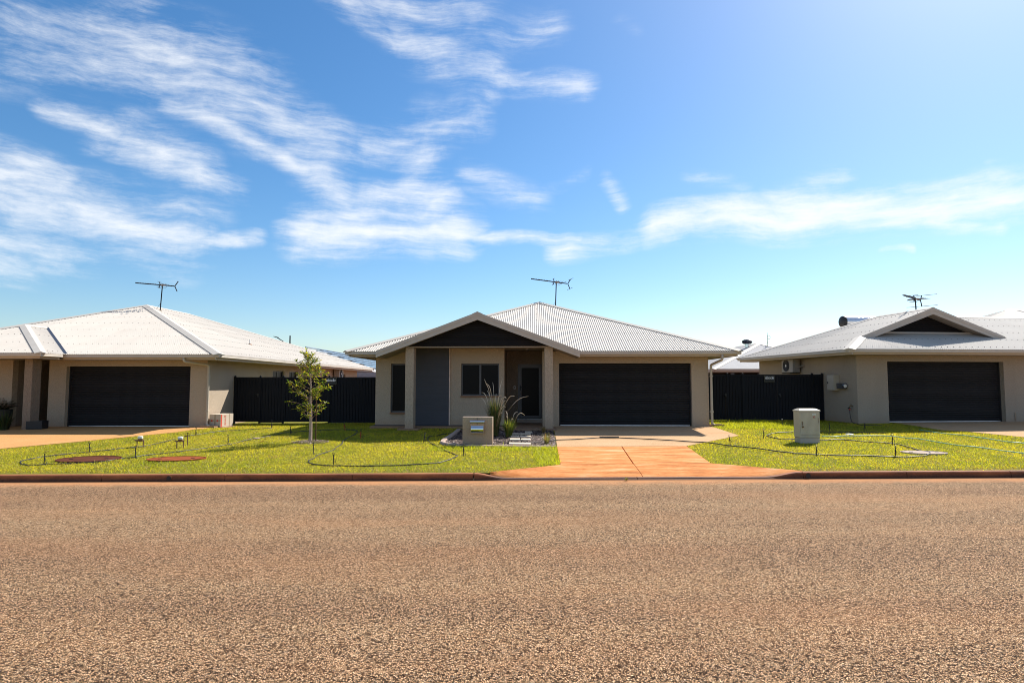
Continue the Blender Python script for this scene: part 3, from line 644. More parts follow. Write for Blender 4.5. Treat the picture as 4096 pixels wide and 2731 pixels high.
def window(parent, x0, x1, z0, z1, y, mull=(), sill=True, fw=0.045):
    mb = MB(); e = 0.002
    mb.box(x0, x1, y, y + 0.05, z0, z0 + fw); mb.box(x0, x1, y, y + 0.05, z1 - fw, z1); mb.box(x0, x0 + fw, y + e, y + 0.048, z0 + fw, z1 - fw); mb.box(x1 - fw, x1, y + e, y + 0.048, z0 + fw, z1 - fw)
    xs = [x0 + fw] + [q for q in mull] + [x1 - fw]
    for q in mull: mb.box(q - fw * .75, q + fw * .75, y - 0.006, y + 0.046, z0 + fw, z1 - fw)
    w = mb.build('window', 'frame', parent)
    for a, b in zip(xs, xs[1:]): MB().box(a + 0.001, b - 0.001, y + 0.020, y + 0.030, z0 + fw, z1 - fw).build('pane', 'glass', w)
    if sill: MB().box(x0 - 0.01, x1 + 0.01, y - 0.165, y - 0.001, z0 - 0.05, z0 - 0.004).build('sill', 'sill', w)
    return w
def col_box(parent, x0, x1, y0, y1, z0, z1, mat='render', name='column'): return MB().box(x0, x1, y0, y1, z0, z1).build(name, mat, parent, bevel=0.012)
def slab_plane(name, mat, parent, pts, th):
    """thin board through the points (ccw from below), thickness upward"""
    pts = [Vector(p) for p in pts]; return MB().extrude([tuple(p) for p in pts], (0, 0, th)).build(name, mat, parent)
def downpipe(parent, pts, r=0.042):
    q = []
    pts = [Vector(p) for p in pts]
    for i, p in enumerate(pts):
        if 0 < i < len(pts) - 1:
            a = (pts[i - 1] - p).normalized() * 0.07; b = (pts[i + 1] - p).normalized() * 0.07
            for t in (0, .25, .5, .75, 1): q.append((p + a) * (1 - t) ** 2 + p * 2 * t * (1 - t) + (p + b) * t * t)
        else: q.append(p)
    d = MB().tube(q, r, 14).build('downpipe', 'downpipe', parent, smooth=True)
    for z in (0.9, 2.1): 
        x, y = pts[-2].x, pts[-2].y
        MB().box(x - r - .012, x + r + .012, y - r - .006, y + r + .03, z, z + 0.03).build('bracket', 'downpipe', d)
    return d
def barge(parent, ax, az, ex, ez, y0, y1, dep, name='barge_board', mat='gutter'):
    """raking board from apex (ax,az) to eave end (ex,ez), front at y0"""
    k = (ez - az) / (ex - ax); prof = [(ax, y0, az), (ex, y0, ez), (ex, y0, ez - dep * 0.86), (ax, y0, az - dep)]
    o = MB().extrude(prof, (0, y1 - y0, 0)).build(name, mat, parent)
    prof = [(ax, y0 - 0.014, az + 0.028), (ex, y0 - 0.014, ez + 0.028), (ex, y0 - 0.014, ez - dep * 0.34), (ax, y0 - 0.014, az - dep * 0.34)]
    MB().extrude(prof, (0, 0.0135, 0)).build('barge_capping', mat, o); return o
def gable_sheet(parent, xl, xr, zb, ax, az, y):
    """horizontally ribbed dark cladding filling the triangle"""
    mb = MB(); z = zb; n = 6; pitch = 0.076; prev = None
    while z < az - 0.004:
        t = (z - zb) / (az - zb); a = xl + (ax - xl) * t; b = xr + (ax - xr) * t; yy = y - 0.010 * math.sin(2 * math.pi * (z - zb) / pitch); i = len(mb.v); mb.v += [(a, yy, z), (b, yy, z)]
        if prev is not None: mb.f.append((prev, prev + 1, i + 1, i))
        prev = i; z += pitch / n
    mb.build('gable_cladding', 'clad', parent, smooth=True)
    MB().extrude([(xl - .02, y + 0.03, zb - .01), (xr + .02, y + 0.03, zb - .01), (ax, y + 0.03, az)], (0, 0.08, 0)).build('gable_backing', 'clad', parent)
KS = 0.378

# ================================================================== centre house
HC = thing('house', 'beige rendered house with front gable, porch columns and white corrugated roof between two neighbours', 'house', (6.718, 20.98, 0), R(-2.1))
mb = MB()
wall(mb, (0, 0, 0), (1, 0, 0), (0, 1, 0), -5.67, 0.0, 0.25, 2.98, [(-5.10, -0.575, 0.25, 2.565)], 0.24)
wall(mb, (0, 0, 0), (1, 0, 0), (0, 1, 0), -11.48, -6.99, 0.30, 3.12, [(-8.49, -7.17, 1.45, 2.56), (-10.95, -10.20, 0.87, 2.56)], 0.24)
mb.box(-0.24, 0, 0.241, 15.0, 0.25, 2.98); mb.box(-11.48, -11.24, 0.241, 15.0, 0.30, 2.98); mb.box(-11.239, -0.241, 14.76, 15.0, 0.3, 2.98)
mb.build('wall', 'render', HC)
mb = MB(); wall(mb, (0, 1.9, 0), (1, 0, 0), (0, 1, 0), -7.23, -5.42, 0.3, 3.12, [(-6.575, -5.64, 0.54, 2.60)], 0.2)
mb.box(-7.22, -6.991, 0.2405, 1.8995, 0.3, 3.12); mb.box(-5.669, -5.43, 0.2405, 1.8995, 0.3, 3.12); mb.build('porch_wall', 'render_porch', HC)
MB().box(-5.35, -0.35, 0.9, 0.95, 0.3, 3.0).build('garage_lining', 'black', HC)
garage_door(HC, -5.10, -0.575, 0.425, 2.56, 0.17)
window(HC, -8.49, -7.17, 1.45, 2.56, 0.10, [-7.83])
window(HC, -10.95, -10.20, 0.87, 2.56, 0.10)
# door
mb = MB()
for a, b, c, d in ((-6.575, -6.525, 0.54, 2.60), (-5.69, -5.64, 0.54, 2.60), (-6.5245, -5.6905, 2.55, 2.60)): mb.box(a, b, 1.93, 2.01, c, d)
dr_ = mb.build('front_door', 'frame', HC)
mb = MB(); y = 1.945
mb.box(-6.52, -6.435, y, y + .04, 0.57, 2.545); mb.box(-5.78, -5.695, y, y + .04, 0.57, 2.545); mb.box(-6.4345, -5.7805, y, y + .04, 0.57, 0.66); mb.box(-6.4345, -5.7805, y, y + .04, 2.455, 2.545); mb.build('screen_frame', 'frame', dr_)
MB().box(-6.434, -5.781, y + .012, y + .02, 0.66, 2.455).build('screen_mesh', 'glass', dr_)
mb = MB(); mb.box(-6.50, -6.462, y - .008, y - .001, 1.60, 1.80); mb.tube([(-6.481, y - .005, 1.73), (-6.481, y - .045, 1.73), (-6.40, y - .045, 1.725)], 0.010, 8); mb.build('door_handle', 'black', dr_)
MB().box(-6.60, -5.64, 1.70, 1.898, 0.41, 0.535).build('door_step', 'concrete', HC)
MB().box(-6.60, -5.64, 1.69, 1.93, 0.5355, 0.55).build('door_sill', 'white', HC)
MB().box(-6.73, -6.66, 1.885, 1.8995, 1.66, 1.78).build('door_bell_plate', 'white', HC); MB().box(-6.71, -6.68, 1.878, 1.885, 1.69, 1.75).build('door_bell', 'black', HC)
# feature panel; sunlight on its metal corner is put into the pale trim colour
MB().box(-10.085, -8.90, -0.075, -0.002, 0.44, 3.075).build('feature_panel', 'panel', HC)
MB().box(-8.899, -8.868, -0.082, -0.002, 0.44, 3.075).build('panel_edge_trim', 'trim_edge', HC)
# porch structure
col_box(HC, -10.212, -9.93, -1.10, -0.72, 0.33, 3.052); col_box(HC, -5.615, -5.335, -1.10, -0.80, 0.33, 3.052)
MB().box(-10.24, -5.31, -1.10, -0.80, 3.0535, 3.10).build('porch_beam', 'soffit', HC)
MB().box(-10.24, -5.31, -0.799, 1.90, 3.078, 3.12).build('porch_ceiling', 'soffit', HC)
MB().lathe([(0.05, 0), (0.05, 0.012), (0.03, 0.014)], (-6.2, 0.3, 3.062), 14).build('ceiling_light', 'white', HC)
gable_sheet(HC, -10.20, -5.335, 3.10, -7.80, 3.985, -1.13)
ax, az = -7.80, 4.165; xl, xr, zl = -11.12, -4.48, 4.165 - KS * 3.32
barge(HC, ax, az, xl, zl, -1.42, -1.39, 0.225); barge(HC, ax, az, xr, az - KS * 3.32, -1.42, -1.39, 0.225)
for sx, xe in ((-1, xl), (1, xr)):
    zz = lambda x: az - KS * abs(x - ax)
    x1 = ax + sx * 2.40
    slab_plane('gable_soffit', 'soffit', HC, [(ax, -1.388, zz(ax) - 0.20), (xe, -1.388, zz(xe) - 0.185), (xe, -0.002, zz(xe) - 0.185), (x1, -0.002, zz(x1) - 0.19), (x1, -1.155, zz(x1) - 0.19), (ax, -1.155, zz(ax) - 0.20)], 0.012)
sc = []
# gable roof: two planes running back to the valley
corr('roof_sheeting', HC, (xl, -1.43, zl + 0.012), (0, 1, 0), (1, 0, 0), KS, [(0, 0), (0.63, 0), (3.95, 3.32)], [(0, 3.32), (3.95, 3.32)], screws=sc)
corr('roof_sheeting', HC, (xr, -1.43, zl + 0.012), (0, 1, 0), (-1, 0, 0), KS, [(0, 0), (0.63, 0), (3.95, 3.32)], [(0, 3.32), (3.95, 3.32)], screws=sc)
cap(HC, (ax, -1.44, az + 0.012), (ax, 2.45, az + 0.012), (1, 0, 0), KS, (-1, 0, 0), KS)
# main hip roof
ez = 2.952; W = 13.2; h = W / 2; x0 = -12.33
vall = [(0, 0), (1.21, 0), (4.53, 3.32), (7.85, 0), (W, 0)]
corr('roof_sheeting', HC, (x0, -0.80, ez), (1, 0, 0), (0, 1, 0), KS, vall, [(0, 0), (h, h), (W, 0)], screws=sc)
D = 16.6
corr('roof_sheeting', HC, (x0 + W, -0.80, ez), (0, 1, 0), (-1, 0, 0), KS, [(0, 0), (D, 0)], [(0, 0), (h, h), (D - h, h), (D, 0)], screws=sc)
corr('roof_sheeting', HC, (x0, -0.80, ez), (0, 1, 0), (1, 0, 0), KS, [(0, 0), (D, 0)], [(0, 0), (h, h), (D - h, h), (D, 0)], screws=sc)
corr('roof_sheeting', HC, (x0, -0.80 + D, ez), (1, 0, 0), (0, -1, 0), KS, [(0, 0), (W, 0)], [(0, 0), (h, h), (W, 0)], n=4)
apx = (x0 + h, -0.80 + h, ez + KS * h); apb = (x0 + h, -0.80 + D - h, ez + KS * h)
cap(HC, (x0 + W, -0.80, ez), apx, (0, 1, 0), KS, (-1, 0, 0), KS, name='hip_cap'); cap(HC, (x0, -0.80, ez), apx, (0, 1, 0), KS, (1, 0, 0), KS, name='hip_cap')
cap(HC, apx, apb, (-1, 0, 0), KS, (1, 0, 0), KS); cap(HC, (x0 + W, -0.80 + D, ez), apb, (0, -1, 0), KS, (-1, 0, 0), KS, name='hip_cap'); cap(HC, (x0, -0.80 + D, ez), apb, (0, -1, 0), KS, (1, 0, 0), KS, name='hip_cap')
build_screws(HC, sc)
gt = 2.945
gutter(HC, (-4.44, -0.80, gt), (0.87, -0.80, gt), (0, -1, 0), 0.175, f1=0.12); gutter(HC, (-12.33, -0.80, gt), (-11.10, -0.80, gt), (0, -1, 0), 0.175, f0=0.12)
gutter(HC, (0.87, -0.79, gt), (0.87, 15.8, gt), (1, 0, 0), 0.175); gutter(HC, (-12.33, -0.79, gt), (-12.33, 15.8, gt), (-1, 0, 0), 0.175)
for a, b in ((-4.47, 0.72), (-12.18, -11.13)): MB().box(a, b, -0.65, -0.002, 2.785, 2.80).build('eave_soffit', 'soffit', HC)
MB().box(0.002, 0.72, 0.0, 15.0, 2.785, 2.80).build('eave_soffit', 'soffit', HC); MB().box(-12.18, -11.482, 0.0, 15.0, 2.785, 2.80).build('eave_soffit', 'soffit', HC)
downpipe(HC, [(0.26, -0.74, 2.835), (0.26, -0.74, 2.66), (0.07, -0.07, 2.50), (0.07, -0.07, 0.50), (0.16, -0.07, 0.46)])
MB().box(-7.0, -5.25, -1.45, 1.72, 0.28, 0.408).build('porch_floor', 'porch', HC)
MB().box(-11.5, -7.001, -0.62, -0.001, 0.28, 0.432).build('footing_strip', 'porch', HC)
MB().box(-10.42, -9.72, -1.28, -0.6205, 0.25, 0.40).build('column_pad', 'porch', HC)

# ================================================================== left house
HL = thing('house', 'beige rendered house at left with white hipped roof and golden driveway', 'house', (-10.791, 21.72, 0), R(-0.5))
mb = MB()
wall(mb, (0, 0, 0), (1, 0, 0), (0, 1, 0), -5.64, 0.0, 0.18, 2.90, [(-5.02, -0.60, 0.18, 2.476)], 0.26)
wall(mb, (0, 0, 0), (1, 0, 0), (0, 1, 0), -13.5, -6.94, 0.18, 2.90, [], 0.24)
wall(mb, (0, 0.262, 0), (0, 1, 0), (-1, 0, 0), 0.0, 20.0, 0.18, 2.90, [(5.55, 6.95, 1.3, 2.44), (7.55, 8.7, 1.3, 2.44), (12.6, 13.5, 1.3, 2.44), (16.6, 17.2, 1.3, 2.44)], 0.24)
mb.box(-13.5, -13.26, 0.241, 20.2, 0.18, 2.9); mb.box(-13.259, -0.25, 19.9, 20.2, 0.18, 2.9)
mb.build('wall', 'render', HL)
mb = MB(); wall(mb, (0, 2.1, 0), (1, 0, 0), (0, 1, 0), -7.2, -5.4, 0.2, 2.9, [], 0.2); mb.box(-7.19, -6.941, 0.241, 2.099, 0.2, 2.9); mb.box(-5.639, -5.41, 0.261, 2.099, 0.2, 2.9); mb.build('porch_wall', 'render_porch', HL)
MB().box(-5.2, -0.4, 0.9, 0.95, 0.2, 2.9).build('garage_lining', 'black', HL)
garage_door(HL, -5.02, -0.60, 0.352, 2.47, 0.185)
for a, b in ((5.812, 7.212), (7.812, 8.962), (12.862, 13.762), (16.862, 17.462)):
    mb = MB(); fw = 0.045; X = -0.13
    mb.box(X, X + .05, a, b, 1.3, 1.3 + fw); mb.box(X, X + .05, a, b, 2.44 - fw, 2.44)
    for q in (a, (a + b) / 2 - fw / 2, b - fw): mb.box(X + .002, X + .048, q, q + fw, 1.3 + fw, 2.44 - fw)
    w = mb.build('window', 'frame', HL)
    MB().box(X + .02, X + .03, a + fw, (a + b) / 2 - fw / 2, 1.3 + fw, 2.44 - fw).build('pane', 'glass', w); MB().box(X + .02, X + .03, (a + b) / 2 + fw / 2, b - fw, 1.3 + fw, 2.44 - fw).build('pane', 'glass', w)
MB().box(-5.60, -5.55, 2.06, 2.0985, 0.3, 2.35).build('front_door', 'black', HL)
MB().box(-6.02, -5.94, 2.085, 2.0995, 1.5, 1.62).build('door_bell_plate', 'white', HL)
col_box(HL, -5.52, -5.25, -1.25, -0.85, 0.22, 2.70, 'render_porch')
MB().box(-12, -4.62, -1.78, -0.001, 2.70, 2.715).build('porch_ceiling', 'soffit', HL)
sc = []; ez = 2.868; W = 13.2; h = 6.6; x0 = -12.38; KL = 0.381
vall = [(0, 0), (1.665, 0), (4.80, 3.135), (7.93, 0), (W, 0)]
corr('roof_sheeting', HL, (x0, -0.85, ez), (1, 0, 0), (0, 1, 0), KL, vall, [(0, 0), (h, h), (W, 0)], screws=sc)
corr('roof_sheeting', HL, (x0 + W, -0.85, ez), (0, 1, 0), (-1, 0, 0), KL, [(0, 0), (22.6, 0)], [(0, 0), (h, h), (10.1, h), (22.6, 0)], screws=sc)
corr('roof_sheeting', HL, (x0, -0.85, ez), (0, 1, 0), (1, 0, 0), KL, [(0, 0), (22.6, 0)], [(0, 0), (h, h), (10.1, h), (22.6, 0)], n=4)
apx = (x0 + h, -0.85 + h, ez + KL * h); apb = (x0 + h, 9.25, ez + KL * h)
MB().poly(apb, (x0 + W, 21.75, ez), (x0, 21.75, ez)).build('roof_back', 'roof', HL)
cap(HL, (x0 + W, -0.85, ez), apx, (0, 1, 0), KL, (-1, 0, 0), KL, name='hip_cap', w=0.2); cap(HL, (x0, -0.85, ez), apx, (0, 1, 0), KL, (1, 0, 0), KL, name='hip_cap', w=0.2); cap(HL, apx, apb, (-1, 0, 0), KL, (1, 0, 0), KL)
cap(HL, (x0 + W, 21.75, ez), apb, (-1, 0, 0), KL, (0, -1, 0), 0.2, name='hip_cap')
# porch roof: hip in front, ridge back to the main slope
px, py = -4.45, -1.94; r = 3.13
corr('roof_sheeting', HL, (px - 2 * r, py, ez), (1, 0, 0), (0, 1, 0), KL, [(0, 0), (2 * r, 0)], [(0, 0), (r, r), (2 * r, 0)], screws=sc)
corr('roof_sheeting', HL, (px, py, ez), (0, 1, 0), (-1, 0, 0), KL, [(0, 0), (1.09, 0), (1.09 + r, r)], [(0, 0), (r, r), (1.09 + r, r)], screws=sc)
corr('roof_sheeting', HL, (px - 2 * r, py, ez), (0, 1, 0), (1, 0, 0), KL, [(0, 0), (1.09, 0), (1.09 + r, r)], [(0, 0), (r, r), (1.09 + r, r)])
pa = (px - r, py + r, ez + KL * r)
cap(HL, (px, py, ez), pa, (0, 1, 0), KL, (-1, 0, 0), KL, name='hip_cap'); cap(HL, (px - 2 * r, py, ez), pa, (0, 1, 0), KL, (1, 0, 0), KL, name='hip_cap'); cap(HL, pa, (px - r, py + r + 1.06, ez + KL * r), (-1, 0, 0), KL, (1, 0, 0), KL)
build_screws(HL, sc)
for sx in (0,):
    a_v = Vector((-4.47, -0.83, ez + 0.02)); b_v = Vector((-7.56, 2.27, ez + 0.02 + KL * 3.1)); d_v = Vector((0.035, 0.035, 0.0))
    MB().extrude([tuple(a_v - d_v), tuple(a_v + d_v), tuple(b_v + d_v), tuple(b_v - d_v)], (0, 0, 0.012)).build('valley_shade_strip', 'metal_rod', HL)  # dark strip laid over the valley, stands in for its shadow line
gt = 2.862
gutter(HL, (-4.62, -0.85, gt), (0.82, -0.85, gt), (0, -1, 0), 0.18, f1=.12); gutter(HL, (-10.71, -1.94, gt), (-4.45, -1.94, gt), (0, -1, 0), 0.18, f1=.12)
gutter(HL, (-4.45, -1.93, gt), (-4.45, -0.97, gt), (1, 0, 0), 0.18, f0=.1); gutter(HL, (0.82, -0.84, gt), (0.82, 21.7, gt), (1, 0, 0), 0.185)
MB().box(-4.6, 0.67, -0.70, -0.002, 2.685, 2.70).build('eave_soffit', 'soffit', HL); MB().box(0.002, 0.67, -0.001, 20.2, 2.685, 2.70).build('eave_soffit', 'soffit', HL)
downpipe(HL, [(-0.42, -0.79, 2.75), (-0.42, -0.79, 2.62), (0.075, -0.07, 2.52), (0.075, -0.07, 0.42), (0.17, -0.09, 0.38)])
MB().tube([(-1.163, 6.013, 3.58), (-1.163, 6.013, 3.86)], 0.032, 10).tube([(-1.163, 6.013, 3.60), (-1.163, 6.013, 3.66)], 0.055, 10).build('vent_pipe', 'white', HL)
MB().lathe([(0.11, 0), (0.07, .05), (0.06, .06)], (-1.163, 6.013, 3.60), 12).build('vent_flashing', 'sill', HL)

# ================================================================== right house
HR = thing('house', 'beige rendered house at right with dark gablet above its roller door', 'house', (12.093, 21.52, 0), R(5))
mb = MB()
wall(mb, (0, 0, 0), (1, 0, 0), (0, 1, 0), 0.0, 14.0, 0.30, 3.02, [(1.15, 5.575, 0.30, 2.642)], 0.24)
mb.box(0, 0.24, 0.241, 6.97, 0.30, 3.02); mb.box(0.241, 14.0, 6.73, 6.97, 0.3, 3.02)
mb.build('wall', 'render_grey', HR)
MB().box(0.9, 5.9, 0.9, 0.95, 0.3, 2.9).build('garage_lining', 'black', HR)
garage_door(HR, 1.15, 5.575, 0.512, 2.636, 0.20)
MB().tube([(5.92, -0.02, 0.55), (5.92, -0.02, 0.83)], 0.015, 8).build('conduit', 'steel_tan', HR)
sc = []; ez = 3.035; KR = 0.381; x0 = -0.82; y0 = -0.85; ry = 3.32; rd_ = ry - y0; rx = x0 + rd_; XR = 15.0
# front slope with the gablet cut into it
yb_ = 0.99 - y0; gx = 5.69 - x0
corr('roof_sheeting', HR, (x0, y0, ez), (1, 0, 0), (0, 1, 0), KR, [(0, 0), (XR, 0)], [(0, 0), (yb_, yb_), (gx, yb_), (gx + 0.001, yb_), (2 * rd_ - yb_ + .0, yb_), (2 * rd_ - yb_ + 0.01, yb_)] if False else [(0, 0), (yb_, yb_), (2 * rd_ - yb_, yb_)], screws=sc)
# ... and the wing to the right of it, up to its own ridge
corr('roof_sheeting', HR, (x0, y0, ez), (1, 0, 0), (0, 1, 0), KR, [(2 * rd_ - yb_, 0), (XR, 0)], [(2 * rd_ - yb_, rd_), (XR, rd_)], screws=sc)
corr('roof_sheeting', HR, (x0, y0, ez), (1, 0, 0), (0, 1, 0), KR, [(rd_, rd_), (2 * rd_ - yb_, yb_)], [(rd_, rd_), (2 * rd_ - yb_, rd_)])
# left slope with gablet overhang
bt = [(0, 0), (8.35, 0)]; gy = 0.46 - y0
corr('roof_sheeting', HR, (x0, y0, ez), (0, 1, 0), (1, 0, 0), KR, [(0, 0), (8.35, 0)], [(0, 0), (gy - 0.001, gy), (gy, rd_), (rd_, rd_), (8.35 - rd_, rd_), (8.35, 0)], screws=sc)
# right slope of the gablet down to the valley
corr('roof_sheeting', HR, (rx + rd_, y0, ez), (0, 1, 0), (-1, 0, 0), KR, [(gy, gy), (rd_, rd_)], [(gy, rd_), (rd_, rd_)])
corr('roof_sheeting', HR, (x0, y0 + 8.35, ez), (1, 0, 0), (0, -1, 0), KR, [(0, 0), (XR, 0)], [(0, 0), (rd_, rd_), (XR, rd_)], n=4)
zr = ez + KR * rd_; hp = (x0 + yb_, y0 + yb_, ez + KR * yb_)
cap(HR, (x0, y0, ez), (x0 + gy + .05, y0 + gy + .05, ez + KR * (gy + .05)), (0, 1, 0), KR, (1, 0, 0), KR, name='hip_cap', w=0.2); cap(HR, (rx, 0.44, zr), (rx, y0 + rd_, zr), (1, 0, 0), KR, (-1, 0, 0), KR)
cap(HR, (rx, ry, zr), (XR + x0, ry, zr), (0, 1, 0), KR, (0, -1, 0), KR); cap(HR, (x0, y0 + 8.35, ez), (rx, y0 + 8.35 - rd_, zr), (0, -1, 0), KR, (1, 0, 0), KR, name='hip_cap')
build_screws(HR, sc)
barge(HR, rx, zr - 0.01, 0.58, zr - 0.01 - KR * (rx - 0.58), 0.44, 0.47, 0.22); barge(HR, rx, zr - 0.01, 2 * rx - 0.58, zr - 0.01 - KR * (rx - 0.58), 0.44, 0.47, 0.22)
gable_sheet(HR, rx - 1.86, rx + 1.86, hp[2] + 0.03, rx, zr - 0.22 + 0.02, 0.97)
for sx in (-1, 1): slab_plane('gable_soffit', 'soffit', HR, [(rx, 0.472, zr - .20), (rx + sx * 2.15, 0.472, zr - .20 - KR * 2.15), (rx + sx * 2.15, 0.96, zr - .20 - KR * 2.15), (rx, 0.96, zr - .20)], 0.01)
MB().box(rx - 1.95, rx + 1.95, 0.86, 0.965, hp[2] - 0.03, hp[2] + 0.035).build('gable_flashing', 'cap', HR)
gt = 3.03
gutter(HR, (-0.82, -0.85, gt), (14.2, -0.85, gt), (0, -1, 0), 0.175, f0=.12); gutter(HR, (-0.82, -0.84, gt), (-0.82, 7.45, gt), (-1, 0, 0), 0.175)
MB().box(-0.67, 14.1, -0.70, -0.002, 2.855, 2.87).build('eave_soffit', 'soffit', HR); MB().box(-0.67, -0.002, -0.001, 7.3, 2.855, 2.87).build('eave_soffit', 'soffit', HR)
# higher roof over the rear of the same house
q = 3.6; a_ = (11.35, 5.55, 5.28)
for S_, H_, O_ in (((1, 0, 0), (0, 1, 0), (a_[0] - q, a_[1] - q)), ((0, 1, 0), (1, 0, 0), (a_[0] - q, a_[1] - q)), ((0, 1, 0), (-1, 0, 0), (a_[0] + q, a_[1] - q)), ((1, 0, 0), (0, -1, 0), (a_[0] - q, a_[1] + q))):
    corr('rear_roof_sheeting', HR, (O_[0], O_[1], a_[2] - KR * q), S_, H_, KR, [(0, 0), (2 * q, 0)], [(0, 0), (q, q), (2 * q, 0)])
for sx in (-1, 1): cap(HR, (a_[0] + sx * q, a_[1] - q, a_[2] - KR * q), a_, (0, 1, 0), KR, (-sx, 0, 0), KR, name='hip_cap')

# ------------------------------------------------------------------ background buildings
HB = thing('house', 'far grey-roofed house with a roof ventilator seen between the centre and right houses', 'house', (16.0, 49.0, 0), 0)
d = 6.3; W = 2 * d
sc = []
corr('roof_sheeting', HB, (0, 0, 3.0), (1, 0, 0), (0, 1, 0), 0.39, [(0, 0), (W, 0)], [(0, 0), (d, d), (W, 0)], mat='roof_far', n=4)
corr('roof_sheeting', HB, (0, 0, 3.0), (0, 1, 0), (1, 0, 0), 0.39, [(0, 0), (18, 0)], [(0, 0), (d, d), (18 - d, d), (18, 0)], mat='roof_far', n=4)
corr('roof_sheeting', HB, (W, 0, 3.0), (0, 1, 0), (-1, 0, 0), 0.39, [(0, 0), (18, 0)], [(0, 0), (d, d), (18 - d, d), (18, 0)], mat='roof_far', n=4)
zt = 3.0 + .39 * d
cap(HB, (0, 0, 3.0), (d, d, zt), (0, 1, 0), .39, (1, 0, 0), .39, w=0.3, name='hip_cap'); cap(HB, (W, 0, 3.0), (d, d, zt), (0, 1, 0), .39, (-1, 0, 0), .39, w=0.3, name='hip_cap'); cap(HB, (d, d, zt), (d, 18 - d, zt), (1, 0, 0), .39, (-1, 0, 0), .39, w=.3)
gutter(HB, (0, 0, 3.0), (W, 0, 3.0), (0, -1, 0), 0.24, mat='gutter'); gutter(HB, (0, 0.01, 3.0), (0, 18, 3.0), (-1, 0, 0), 0.24)
MB().box(0.6, W - .6, 2.6, 17.4, 0.3, 2.9).build('wall', 'door_dark', HB); MB().box(3.9, 4.6, 0.5, 0.8, 0.3, 2.76).build('veranda_post', 'frame', HB); MB().box(1.7, 1.95, 0.5, 0.75, 0.3, 2.76).build('veranda_post', 'frame', HB)
MB().box(0.3, W - .3, 0.3, 2.6, 2.72, 2.76).build('eave_soffit', 'soffit', HB)
wv = thing('roof_ventilator', 'round ribbed whirlybird ventilator on the far grey roof', 'ventilator', (16.0 + d - 0.95, 49.0 + d + 0.2, zt - 0.36))
MB().lathe([(0.2, 0), (0.2, 0.3), (0.25, 0.31)], n=16).build('neck', 'steel', wv)
mb = MB()
for k in range(20):
    a = 2 * math.pi * k / 20; c, s = math.cos(a), math.sin(a); t = (-s, c)
    P = lambda r, z, w: (c * r + t[0] * w, s * r + t[1] * w, z)
    mb.poly(P(.28, .30, -.05), P(.40, .42, -.02), P(.44, .42, .06), P(.30, .30, .04)); mb.poly(P(.40, .42, -.02), P(.40, .58, -.02), P(.44, .58, .06), P(.44, .42, .06)); mb.poly(P(.40, .58, -.02), P(.22, .70, -.02), P(.24, .70, .05), P(.44, .58, .06))
mb.lathe([(0.3, 0.3), (0.34, 0.45), (0.3, 0.6), (0.2, 0.68)], n=14)
mb.build('turbine', 'metal_rod', wv)
ms = thing('radio_mast', 'thin whip aerial with small loop on the far grey roof', 'aerial', (16.0 + d + 0.45, 49.0 + d - 0.9, zt - 0.38))
MB().tube([(0, 0, 0), (0, 0, 0.8), (0, 0, 1.25)], [0.02, 0.016, 0.01], 6).build('mast', 'metal_dark', ms)
MB().tube([(0.12 + 0.13 * math.cos(t), 0, 0.85 + 0.16 * math.sin(t)) for t in np.linspace(0, 6.28, 17)], 0.012, 6).build('loop', 'metal_dark', ms)
MB().box(-.25, .1, -.1, .1, -0.1, 0.02).build('foot', 'white', ms); MB().tube([(0, 0, .45), (-.22, -.05, 0)], 0.008, 5).build('stay', 'metal_dark', ms)

HS = thing('house', 'far house with rows of blue solar panels on its roof behind the left house', 'house', (-27.5, 60.0, 0), 0)
MB().box(0.6, 13.2, 0.6, 34, 0.3, 2.9).build('wall', 'block', HS)
zt = 2.95 + .34 * 7
MB().extrude([(0, 0, 2.95), (14, 0, 2.95), (7, 0, zt)], (0, 34.5, 0)).build('roof', 'roof_far', HS)
for r in range(6):
    t0 = 0.35 + r * 1.1; t1 = t0 + 0.98
    for c in range(17):
        ya = 0.5 + c * 2.0
        mb = MB(); P = lambda t, y, a: (14 - t + a * .32, y, 2.95 + .34 * t + a * .95)
        mb.v = [P(t0, ya, .06), P(t1, ya, .06), P(t1, ya + 1.94, .06), P(t0, ya + 1.94, .06), P(t0, ya, .10), P(t1, ya, .10), P(t1, ya + 1.94, .10), P(t0, ya + 1.94, .10)]
        mb.f = [(3, 2, 1, 0), (4, 5, 6, 7), (0, 1, 5, 4), (1, 2, 6, 5), (2, 3, 7, 6), (3, 0, 4, 7)]; 
        if ya > 4: mb.build('solar_panel', 'solar', HS)
    MB().tube([(14 - t1 - .06 + .02, 0.4, 2.95 + .34 * (t1 + .06) + .12), (14 - t1 - .06 + .02, 34.4, 2.95 + .34 * (t1 + .06) + .12)], 0.07, 6).build('panel_rail', 'solar_rail', HS)

BW = thing('block_wall', 'grey concrete block boundary wall behind the left fence', 'wall', (-16.5, 46.0, 0))
bm_ = MB().box(0, 0.39, 0, 0.19, 0, 0.19).mesh('block', 'block'); 
MB().box(0, 12, 0.02, 0.17, 0.2, 2.60).build('core', 'concrete', BW)
for r in range(7):
    for c in range(30): 
        if r >= 1: link('block', bm_, BW, loc=(c * 0.4 - (0.2 if r % 2 else 0), 0, 1.25 + r * 0.2))

